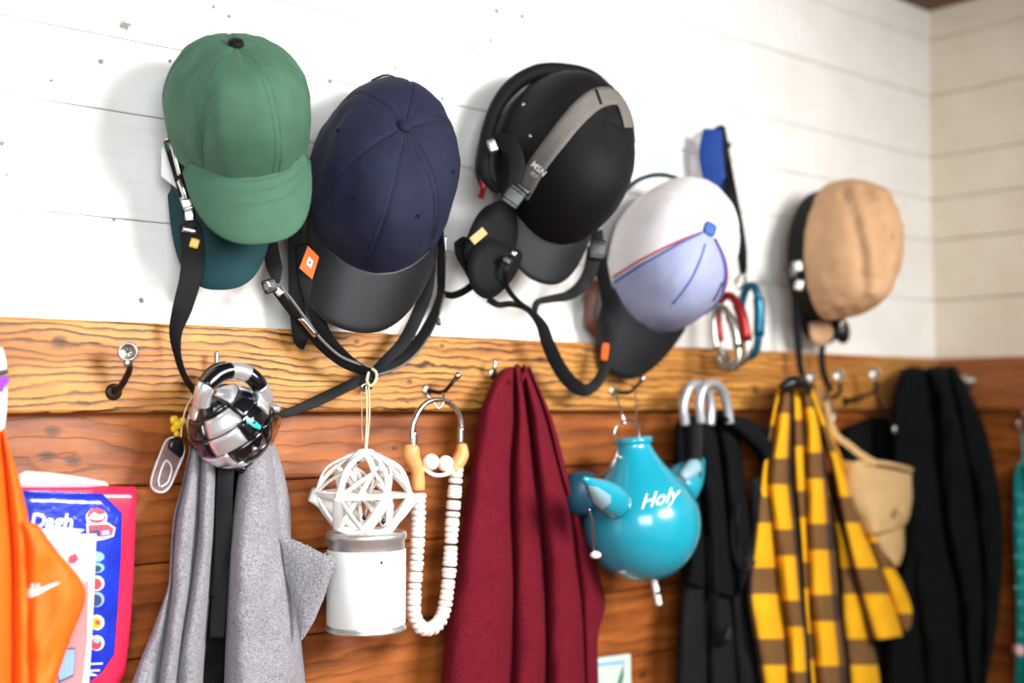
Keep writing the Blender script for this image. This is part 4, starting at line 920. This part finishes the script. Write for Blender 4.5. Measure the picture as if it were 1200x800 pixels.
# grey fleece
gf = thing('fleece_jacket', P(280, 680, 0), 'grey melange fleece draped on a hook beneath the chrome ball', 'jacket')
cloth('left_front', M['grey_fleece'], gf, [
    [(224, 520), (213, 570), (203, 610), (199, 660), (196, 690), (178, 740), (162, 780), (148, 820)],
    [(226, 520), (214, 570), (205, 610), (201, 660), (200, 690), (194, 740), (187, 780), (181, 820)],
    [(236, 520), (233, 570), (231, 620), (227, 660), (222, 700), (215, 745), (210, 780), (206, 820)],
    [(254, 520), (253, 570), (251, 610), (248, 660), (246, 700), (242, 745), (239, 780), (237, 820)]],
    [.020, .036, .040], .055, 100, 14, nz=.004, seed=5, top=6, fold=.005)
cloth('right_front', M['grey_fleece'], gf, [
    [(284, 525), (276, 580), (270, 630), (266, 700), (264, 760), (262, 820)],
    [(318, 520), (324, 570), (331, 620), (344, 690), (352, 740), (358, 820)]],
    [.055], .06, 100, 34, power=3.0, nz=.006, seed=8, top=4, fold=.006)
cloth('rear_fold', M['grey_fleece'], gf, [
    [(306, 520), (312, 580), (322, 640), (330, 700), (336, 760), (338, 820)],
    [(322, 520), (334, 560), (340, 600), (341, 650), (348, 700), (352, 760), (350, 820)]],
    [.030], .045, 60, 14, seed=12)
fp = [(330, 628), (344, 632), (362, 640), (380, 649), (393, 656), (388, 672), (380, 700), (368, 728), (357, 746), (352, 750), (345, 715), (334, 670)]
pad(gf, 'hem_flap', [(fp[i][0] + (fp[(i + 1) % len(fp)][0] - fp[i][0]) * w, fp[i][1] + (fp[(i + 1) % len(fp)][1] - fp[i][1]) * w) for i in range(len(fp)) for w in (0, .33, .66)], lambda u: .098 + .052 * max(0, min(1, (u - 335) / 55)), .006, M['grey_fleece'], .006)
random.seed(3); g = G()
for k in range(60):
    t = k / 59; 
    if t < .4: a = (333 + (393 - 333) * t / .4, 629 + (656 - 629) * t / .4)
    else: a = (393 - (393 - 353) * (t - .4) / .6, 656 + (750 - 656) * (t - .4) / .6)
    dx, dy = random.uniform(-1, 4), random.uniform(-3, 2); g.add(*g_tube([P(a[0], a[1], .098 + .052 * max(0, min(1, (a[0] - 335) / 55))), P(a[0] + dx, a[1] + dy, .100 + .052 * max(0, min(1, (a[0] - 335) / 55)))], .0004, 4, 2))
tag(g.build('frayed_threads', M['cord'], gf), kind='stuff')
cloth('inner_lining', M['black2'], gf, [[(244, 520), (243, 600), (238, 700), (230, 820)], [(286, 520), (278, 600), (272, 700), (268, 820)]], [.008], .035, 40, 10, seed=3)
bs = thing('webbing_belt', P(262, 650, .04), 'wide black webbing hanging between the two halves of the grey fleece', 'strap')
v, f = g_ribbon([P(265, 545, .085), P(263, 580, .085), P(262, 620, .083), P(260, 660, .08), P(257, 700, .078), P(254, 748, .075)], [.022, .022, .022, .020, .020, .020], .0022, [0, 10, 0, -10, 5, 0]); mesh('webbing', v, f, M['black'], bs)
v, f = g_ribbon([P(258, 545, .075), P(252, 590, .072), P(250, 640, .07), P(246, 700, .07)], [.014, .016, .014, .014], .0022, 30); mesh('webbing', v, f, M['black'], bs)
# black garment with two rings
bj = thing('black_harness_jacket', P(840, 600, 0), 'black hooded garment hung by two silver rings beside the turquoise pot', 'garment')
cloth('body_cloth', M['black_knit'], bj, [
    [(792, 500), (790, 540), (800, 590), (806, 640), (800, 680)],
    [(812, 494), (818, 540), (824, 600), (828, 660), (828, 690)],
    [(838, 492), (846, 540), (852, 600), (856, 650), (862, 700)],
    [(866, 500), (872, 550), (880, 600), (886, 640), (880, 670)]],
    [.035, .045, .04], .07, 60, 12, seed=21, nz=.008, top=12, fold=.010, taper=.15)
cloth('sleeve', M['black_knit'], bj, [
    [(838, 488), (862, 508), (884, 530), (890, 544)],
    [(850, 484), (880, 492), (902, 508), (910, 530)]], [.045], .085, 40, 16, seed=23, nz=.006, top=6, fold=.01, taper=.2)
cloth('lower_cloth', M['charcoal'], bj, [
    [(806, 628), (800, 680), (795, 740), (792, 820)],
    [(836, 630), (834, 680), (830, 740), (828, 820)],
    [(856, 632), (856, 690), (860, 740), (864, 820)],
    [(868, 640), (874, 700), (884, 750), (898, 820)]], [.03, .026, .02], .06, 60, 12, seed=25, nz=.005, taper=.05)
v, f = g_ribbon([P(884, 560, .11), P(889, 600, .112), P(886, 635, .11), P(874, 664, .108), P(862, 640, .105), P(862, 590, .11)], [.016, .022, .024, .022, .018, .014], .003); mesh('webbing_loop', v, f, M['black'], bj)
v, f = g_ribbon([P(833, 628, .105), P(836, 700, .10), P(840, 742, .10), P(850, 750, .10), P(856, 735, .10)], [.020, .020, .018, .010], .003, 20); mesh('webbing_loop', v, f, M['black'], bj)
v, f = g_ribbon([P(816, 486, .12), P(817, 520, .125), P(815, 560, .125)], .020, .003); mesh('shoulder_strap', v, f, M['black'], bj)
for (a, lab) in (([(803, 498), (801, 474), (807, 455), (818, 450), (829, 458), (833, 476), (832, 498)], 'left'), ([(822, 496), (820, 472), (824, 455), (835, 449), (846, 457), (852, 474), (855, 496)], 'right')):
    v, f = g_tube([P(x, y, .115 if lab == 'left' else .13) for x, y in a], .0088, 14); mesh('silver_ring', v, f, M['satin'], bj)
# yellow checked shirt
ys = thing('checked_shirt', P(970, 620, 0), 'yellow and brown checked shirt hanging from its hook', 'shirt')
cloth('shirt_cloth', M['plaid'], ys, [
    [(912, 452), (902, 500), (890, 560), (882, 620), (876, 680), (880, 730), (894, 815)],
    [(918, 450), (908, 500), (900, 560), (906, 620), (914, 690), (922, 750), (926, 815)],
    [(928, 450), (928, 500), (929, 560), (936, 630), (941, 700), (947, 760), (950, 815)],
    [(938, 448), (942, 500), (944, 560), (946, 630), (948, 700), (953, 760), (958, 815)],
    [(946, 450), (962, 500), (970, 560), (978, 640), (984, 720), (990, 770), (994, 815)]],
    [.03, .045, .035, .05], .09, 110, 14, nz=.004, uvw=(.5, .0120, 45), seed=31, top=6, taper=.12)
cloth('sleeve', M['plaid'], ys, [
    [(946, 456), (972, 540), (984, 600), (1000, 680), (1020, 751)],
    [(950, 454), (985, 540), (1005, 600), (1036, 680), (1058, 745)],
    [(952, 454), (990, 545), (1012, 598), (1056, 680), (1087, 733)]],
    [.045, .020], .095, 90, 16, nz=.004, uvw=(.42, .0120, 30), seed=33, taper=.2)
cloth('rear_panel', M['plaid'], ys, [
    [(960, 540), (976, 620), (985, 700), (990, 760), (994, 815)],
    [(990, 640), (1010, 700), (1022, 750), (1028, 780), (1032, 815)]],
    [.030], .08, 60, 20, uvw=(.8, .0120, 0), seed=35)
v, f = g_tube([P(916, 456, .13), P(926, 449, .14), P(938, 449, .14), P(946, 458, .13)], [.010, .014, .014, .010], 12); mesh('collar', v, f, M['shell'], ys)['label'] = 'dark gathered collar'
# beige bag
bg = thing('felt_bag', P(1040, 600, 0), 'beige felt shoulder bag between the checked shirt and black coats', 'bag')
def bagpt(u, v, d): return P(u, v, d)
cloth('bag_body', M['bag'], bg, [
    [(984, 538), (986, 570), (996, 600), (1012, 628)],
    [(1080, 556), (1082, 580), (1074, 604), (1060, 618)]], [.07], .075, 40, 30, power=2.2, seed=41, nz=.004, taper=.02, kb=.5)
cloth('bag_tail', M['bag'], bg, [
    [(1010, 600), (1018, 630), (1030, 650), (1048, 664)],
    [(1062, 600), (1062, 625), (1060, 645), (1054, 662)]], [.04], .08, 30, 16, seed=42)
v, f = g_tube([P(1000, 543, .105), P(1020, 541, .125), P(1044, 544, .135), P(1066, 550, .12), P(1079, 558, .09)], .005, 10); mesh('rolled_rim', v, f, M['bag'], bg)
v, f = g_ribbon([P(1026, 543, .13), P(1008, 532, .12), P(994, 521, .11), P(980, 510, .10), P(972, 490, .09), P(968, 470, .08)], [.014, .014, .014, .012, .010], .004); mesh('bag_strap', v, f, M['bag'], bg)
v, f = g_blob(P(1056, 598, .165), (Vector((.009, 0, 0)), Vector((0, .006, 0)), Vector((0, 0, .010))), 14, 8); mesh('knot_button', v, f, M['bag'], bg)
for x, y in ((1077, 562), (1078, 576)): v, f = g_blob(P(x, y, .085), (Vector((.010, 0, 0)), Vector((0, .010, 0)), Vector((0, 0, .008))), 12, 8); mesh('gather', v, f, M['bag'], bg)
# leash and clip
ls = thing('dog_lead', P(1030, 470, .04), 'thin dark lead with metal clip hanging left of the big black coat', 'lead')
v, f = g_tube([P(1026, 452, .09), P(1029, 468, .095), P(1036, 482, .10), P(1044, 494, .10), P(1048, 501, .10)], .0035, 8); mesh('cord', v, f, M['black'], ls)
v, f = g_blob(P(1048, 503, .10), (Vector((.006, 0, 0)), Vector((0, .005, 0)), Vector((0, 0, .010))), 12, 8); mesh('clip', v, f, M['steel_dull'], ls)
wh = thing('wire_hanger', P(970, 475, .04), 'pale wire loop showing behind the checked shirt', 'hanger')
v, f = g_tube([P(958, 464, .06), P(966, 463, .065), P(974, 472, .07), P(977, 486, .07), P(974, 500, .07)], .0028, 8); mesh('wire', v, f, M['steel_dull'], wh)
# coats in the corner
cf = lambda u, v: max(0, (u - 1055) / 120) * .13
c1 = thing('dark_coat', P(1020, 600, 0), 'smaller black coat mostly hidden behind the beige bag', 'coat')
cloth('coat_cloth', M['black_wool'], c1, [
    [(990, 500), (984, 540), (990, 620), (1000, 720), (1030, 820)],
    [(1022, 488), (1024, 540), (1030, 620), (1040, 720), (1050, 820)],
    [(1062, 490), (1068, 540), (1072, 620), (1080, 720), (1090, 820)]], [.03, .03], .02, 50, 12, seed=51, taper=.1, nz=.004)
c2 = thing('dark_coat', P(1110, 600, .05), 'large heavy black coat hanging in the corner of the room', 'coat')
cloth('coat_cloth', M['black_wool'], c2, [
    [(1056, 432), (1046, 470), (1046, 540), (1060, 620), (1072, 700), (1080, 780), (1082, 820)],
    [(1084, 432), (1096, 480), (1098, 540), (1108, 620), (1124, 700), (1132, 780), (1136, 820)],
    [(1110, 430), (1122, 480), (1134, 540), (1146, 620), (1152, 700), (1150, 780), (1148, 820)],
    [(1122, 432), (1144, 475), (1160, 520), (1174, 600), (1174, 680), (1164, 760), (1152, 820)]],
    [.034, .034, .022], .075, 90, 14, nz=.008, dfun=cf, seed=53, top=3, fold=.016, taper=.03, power=3, kb=.5)
c3 = cloth('coat_sleeve', M['black_wool'], c2, [
    [(1060, 640), (1040, 700), (1034, 760), (1036, 820)], [(1084, 640), (1090, 700), (1100, 760), (1106, 820)]], [.05], .05, 50, 16, seed=55, dfun=cf)
# teal garment at the right edge, on the right wall
tg_ = thing('teal_jersey', PX(1196, 600, .03), 'teal dotted garment cut off by the right edge', 'garment')
g = G(); rows = 60; cols_ = 16; vs = []; fs = []
for i in range(rows + 1):
    v_ = 540 + 280 * i / rows; ul = {0: 1199}.get(i, 1184 + 14 * math.exp(-(v_ - 540) / 22) + (3 * math.sin(v_ * .02)))
    for k in range(cols_ + 1):
        x = k / cols_; y0 = PX(ul, v_, .05).y; y = y0 - .26 * x * min(1, .25 + i / 14); e = .02 + .05 * math.sin(math.pi * min(x * 1.1 + .12, 1)) ** .6 + .012 * math.sin(x * 22 + v_ * .01)
        vs.append((CORNER - e, y, PX(ul, v_, .05).z))
        if k == 0: vs[-1] = (CORNER - .03, y, vs[-1][2])
m = cols_ + 1
for i in range(rows): fs += [(i * m + k, i * m + k + 1, (i + 1) * m + k + 1, (i + 1) * m + k) for k in range(cols_)]
n0 = len(vs); vs += [(CORNER - .004, q[1], q[2]) for q in vs]
fs += [tuple(n0 + a for a in q[::-1]) for q in fs]
for i in range(rows): fs += [(i * m, (i + 1) * m, n0 + (i + 1) * m, n0 + i * m), (i * m + cols_, n0 + i * m + cols_, n0 + (i + 1) * m + cols_, (i + 1) * m + cols_)]
for k in range(cols_): fs += [(k, n0 + k, n0 + k + 1, k + 1), (rows * m + k, rows * m + k + 1, n0 + rows * m + k + 1, n0 + rows * m + k)]
mesh('jersey_cloth', vs, fs, M['teal_print'], tg_)
tcc = Cast([(vs, fs)])
for k in range(10):
    for x in (1191 + (k % 2) * 5, 1199 - (k % 2) * 4): v_ = 580 + k * 18; p, n = tcc.at(x, v_, .001); v, f = g_lathe([(.0035, 0), (.0033, .0008), (0, .0009)], p, n, 8); mesh('dot', v, f, M['light_dot'], tg_)
v, f = g_ribbon([tcc.at(1186, 752, .004)[0], tcc.at(1192, 760, .004)[0], tcc.at(1199, 764, .004)[0]], .02, .003); mesh('pink_trim', v, f, M['paper_pale'], tg_)['label'] = 'pale pink trim'
v, f = g_tube([PX(1199 + 6 * math.cos(a), 494 + 11 * math.sin(a), .055 + .01 * math.cos(a)) for a in [rads(x) for x in range(0, 361, 30)]], .004, 8); mesh('hanging_ring', v, f, M['steel'], tg_)
v, f = g_tube([PX(1199, 505, .055), PX(1199, 520, .05), PX(1200, 545, .045)], .003, 8); mesh('loop_tape', v, f, M['teal_print'], tg_)
# ---------------------------------------------------------------- left corner of the picture
oj = thing('orange_jacket', P(20, 680, .02), 'bright orange sports jacket with a small white tick emblem', 'jacket')
cloth('jacket_body', M['orange'], oj, [
    [(-60, 500), (-70, 600), (-75, 700), (-80, 820)],
    [(-22, 500), (-25, 600), (-26, 700), (-30, 820)],
    [(2, 505), (8, 560), (14, 640), (16, 720), (16, 820)],
    [(6, 510), (22, 560), (34, 612), (40, 700), (44, 820)]],
    [.04, .04, .032], .10, 90, 14, nz=.003, seed=61, top=6, fold=.004, taper=.05)
cloth('jacket_sleeve', M['orange'], oj, [
    [(20, 608), (30, 640), (32, 700), (34, 760), (36, 820)],
    [(44, 614), (66, 645), (100, 692), (82, 750), (58, 820)]],
    [.030], .118, 80, 34, power=3, nz=.006, seed=63, fold=.008, taper=.03)
def flatdecal(root, name, pts, d, m, th=.0006): v, f = g_slab([P(x, y, d(x, y) if callable(d) else d) for x, y in pts], (0, th, 0)); return mesh(name, v, f, M[m], root, smooth=False)
def castof(o): 
    off = topof(o).location; return Cast([([q.co + off for q in o.data.vertices], [tuple(p.vertices) for p in o.data.polygons])])
jc = castof([o for o in oj.children if o.name.startswith('jacket_sleeve')][0])
def polydecal(cs, root, name, pts, off, m):
    """thin print following a surface, cut into narrow cross strips"""
    n = len(pts) // 2; top = pts[:n]; bot = pts[n:][::-1]; vs = []; fs = []
    for a, b in zip(top, bot):
        for w in (0, .5, 1): vs.append(cs.at(a[0] + (b[0] - a[0]) * w, a[1] + (b[1] - a[1]) * w, off)[0])
    for i in range(n - 1): fs += [(i * 3 + k, i * 3 + k + 1, i * 3 + k + 4, i * 3 + k + 3) for k in (0, 1)]
    return mesh(name, vs, fs, M[m], root, smooth=False)
polydecal(jc, oj, 'tick_emblem', [(33, 690), (38, 688), (44, 690), (52, 687), (60, 684), (70, 682), (70, 682.5), (60, 688), (52, 692), (44, 697), (37, 700), (32, 698)], .002, 'white_print')['label'] = 'white tick emblem'
for x in (38, 43): polydecal(jc, oj, 'emblem_letter', [(x, 683), (x + 3, 683), (x + 2.4, 689), (x - .6, 689)], .002, 'white_print')
# packet in pink and blue film
pk = thing('printed_packet', P(95, 700, 0), 'glossy blue and red printed plastic packet behind the orange jacket', 'packet')
def slabw(poly, d, th, m, root, name, puff=0.0, bev=3, label=None):
    """soft packet: outline in survey pixels, d its face; puffed between its welds"""
    sm = poly; cx = sum(p[0] for p in sm) / len(sm); cy = sum(p[1] for p in sm) / len(sm); K = len(sm); R = 10; vs = []; fs = []
    for i in range(R + 1):
        w = i / R
        for x, y in sm:
            X = cx + (x - cx) * w; Y = cy + (y - cy) * w; vs.append(P(X, Y, d + puff * (1 - w ** 3) + puff * .25 * mnoise.noise(Vector((X * .08, Y * .05, 1))) * (1 - w ** 6)))
    n0 = len(vs)
    for x, y in sm: vs.append(P(x, y, d - th))
    for i in range(R): fs += [(i * K + k, i * K + (k + 1) % K, (i + 1) * K + (k + 1) % K, (i + 1) * K + k)[::-1] for k in range(K)]
    fs += [(R * K + k, R * K + (k + 1) % K, n0 + (k + 1) % K, n0 + k)[::-1] for k in range(K)] + [tuple(range(n0, n0 + K))]
    o = mesh(name, vs, fs, M[m], root)
    if label: o['label'] = label
    return o
def dens(pts, n=6):
    out = []
    for a, b in zip(pts, pts[1:] + pts[:1]):
        out += [(a[0] + (b[0] - a[0]) * k / n, a[1] + (b[1] - a[1]) * k / n) for k in range(n)]
    return out
b1 = slabw(dens([(14, 569), (158, 570), (160, 574), (157, 660), (153, 730), (147, 788), (138, 803), (120, 830), (14, 830)], 8), .032, .026, 'pink_bag', pk, 'red_film', .006)
b2 = slabw(dens([(20, 574), (120, 578), (143, 601), (142, 650), (139, 700), (136, 740), (134, 766), (121, 786), (104, 800), (98, 830), (20, 830)], 8), .0375, .004, 'blue_bag', pk, 'blue_print', .0045, label='deep blue printed face')
pc = castof(b2)
text_mesh('Dagh', 24, on_cast(pc, 60, 611, .0006, ang=-1), 'lettering', M['white_print'], pk, shear=.15, bold=.6)
def ell(cx, cy, a, b, n=16, t=0): return [(cx + a * math.cos(2 * math.pi * k / n) * math.cos(t) - b * math.sin(2 * math.pi * k / n) * math.sin(t), cy + a * math.cos(2 * math.pi * k / n) * math.sin(t) + b * math.sin(2 * math.pi * k / n) * math.cos(t)) for k in range(n)]
decal(pc, pk, 'emblem', ell(113, 606, 12.5, 11), .0006, 'white_print'); decal(pc, pk, 'emblem', ell(113, 604, 11, 9), .0009, 'rose'); 
decal(pc, pk, 'emblem', [(103, 607), (109, 600), (116, 603), (124, 601), (120, 608), (111, 609)], .0012, 'white_print')
decal(pc, pk, 'emblem', dens([(101, 613), (126, 612), (135, 618), (133, 628), (122, 632), (108, 634), (102, 628)], 3), .0007, 'white_print'); decal(pc, pk, 'emblem', dens([(103, 615), (126, 614), (133, 619), (131, 627), (120, 629), (104, 628)], 3), .0010, 'rose')
decal(pc, pk, 'emblem', [(104, 622), (116, 620), (117, 627), (105, 627)], .0013, 'navy_print'); decal(pc, pk, 'emblem', [(118, 622), (127, 621), (128, 626), (119, 627)], .0013, 'sky_print')
for cy, ms in ((652, ('mint_print', 'sky_print')), (665, ('mint_print', 'navy_print')), (683, ('white_print', 'rose')), (702, ('sky_print', 'navy_print')), (729, ('white_print', 'yellow')), (753, ('white_print', 'rose'))):
    decal(pc, pk, 'picture_spot', ell(113, cy, 9, 9 if cy > 670 else 6), .0006, ms[0]); decal(pc, pk, 'picture_spot', ell(112, cy + 1, 7, 7 if cy > 670 else 4), .0009, ms[1])
decal(pc, pk, 'picture_spot', ell(114, 729, 3, 3), .0012, 'rose'); decal(pc, pk, 'picture_spot', ell(113, 750, 4, 3), .0012, 'mint_print')
for y in (777, 785, 792): decal(pc, pk, 'print_line', [(100, y), (120 - (y - 777) * .4, y - 1), (120 - (y - 777) * .4, y + 1), (100, y + 1.5)], .0006, 'white_print', 1)
slabw(dens([(20, 556), (30, 551), (60, 553), (95, 558), (124, 564), (128, 569), (100, 571), (20, 571)], 5), .034, .012, 'film', pk, 'loose_film', .006, label='loose clear film along the top')
slabw(dens([(40, 620), (70, 617), (100, 620), (90, 628), (40, 630)], 4), .05, .004, 'film', pk, 'loose_film', .003)
bk = thing('booklet', P(85, 720, .05), 'pink illustrated paper booklet between the packet and orange jacket', 'booklet')
bo = slabw(dens([(52, 627), (113, 625), (110, 700), (107, 760), (102, 830), (52, 830)], 8), .062, .006, 'white_print', bk, 'cover', .002, label='white margin of the cover')
bcst = castof(bo)
decal(bcst, bk, 'printed_panel', dens([(56, 634), (96, 634), (105, 650), (104, 700), (101, 760), (95, 812), (56, 812)], 5), .0006, 'paper_pale', 8)
decal(bcst, bk, 'printed_panel', dens([(56, 715), (103, 680), (102, 750), (95, 812), (56, 812)], 5), .0010, 'paper_pink', 8)
decal(bcst, bk, 'printed_shape', [(80, 652), (88, 648), (92, 655), (86, 660), (80, 659)], .0012, 'rose', 1)
decal(bcst, bk, 'printed_shape', dens([(66, 762), (76, 759), (88, 758), (88, 776), (86, 792), (68, 800), (65, 780)], 3), .0014, 'navy_print', 4)
decal(bcst, bk, 'printed_shape', dens([(67, 764), (76, 761), (87, 760), (87, 776), (85, 790), (69, 797), (66, 780)], 3), .0017, 'sky_print', 4)
# lanyard at the left edge
la = thing('ribbon_lanyard', P(2, 470, .05), 'white ribbon lanyard with purple toggle at the left edge', 'lanyard')
v, f = g_ribbon([P(-2, 408, .07), P(1, 422, .07), P(2, 434, .07)], [.009, .011, .011], .003); mesh('ribbon', v, f, M['white_tag'], la)
blockat(la, 'black_keeper', 3, 436, .072, .013, .006, .006, 15, 'shell')
v, f = g_slab([P(-4, 440, .076), P(6, 440, .076), (P(12, 445, .076)), P(6, 452, .076), P(3, 460, .076), P(-4, 452, .076)], (0, .006, 0)); mesh('purple_toggle', v, f, M['purple'], la, smooth=False)
v, f = g_ribbon([P(3, 454, .072), P(3, 480, .072), P(1, 500, .075), P(-1, 525, .08)], [.010, .008, .007], .002); mesh('ribbon', v, f, M['white_tag'], la)
# card on the wall
cdv = thing('picture_card', P(720, 785, .004), 'small pale green printed card fixed to the wood below the turquoise pot', 'card')
v, f = g_slab([P(694, 772, .012), P(739, 766, .012), P(740, 830, .012), P(694, 830, .012)], (0, .008, 0)); mesh('card', v, f, M['green_card'], cdv, smooth=False)
flatdecal(cdv, 'drawing', [(700, 777), (732, 773), (733, 777), (700, 781)], .0135, 'sky_print'); flatdecal(cdv, 'drawing', [(724, 800), (727, 790), (731, 778), (731, 792), (728, 806), (726, 812)], .0135, 'paper_picture')
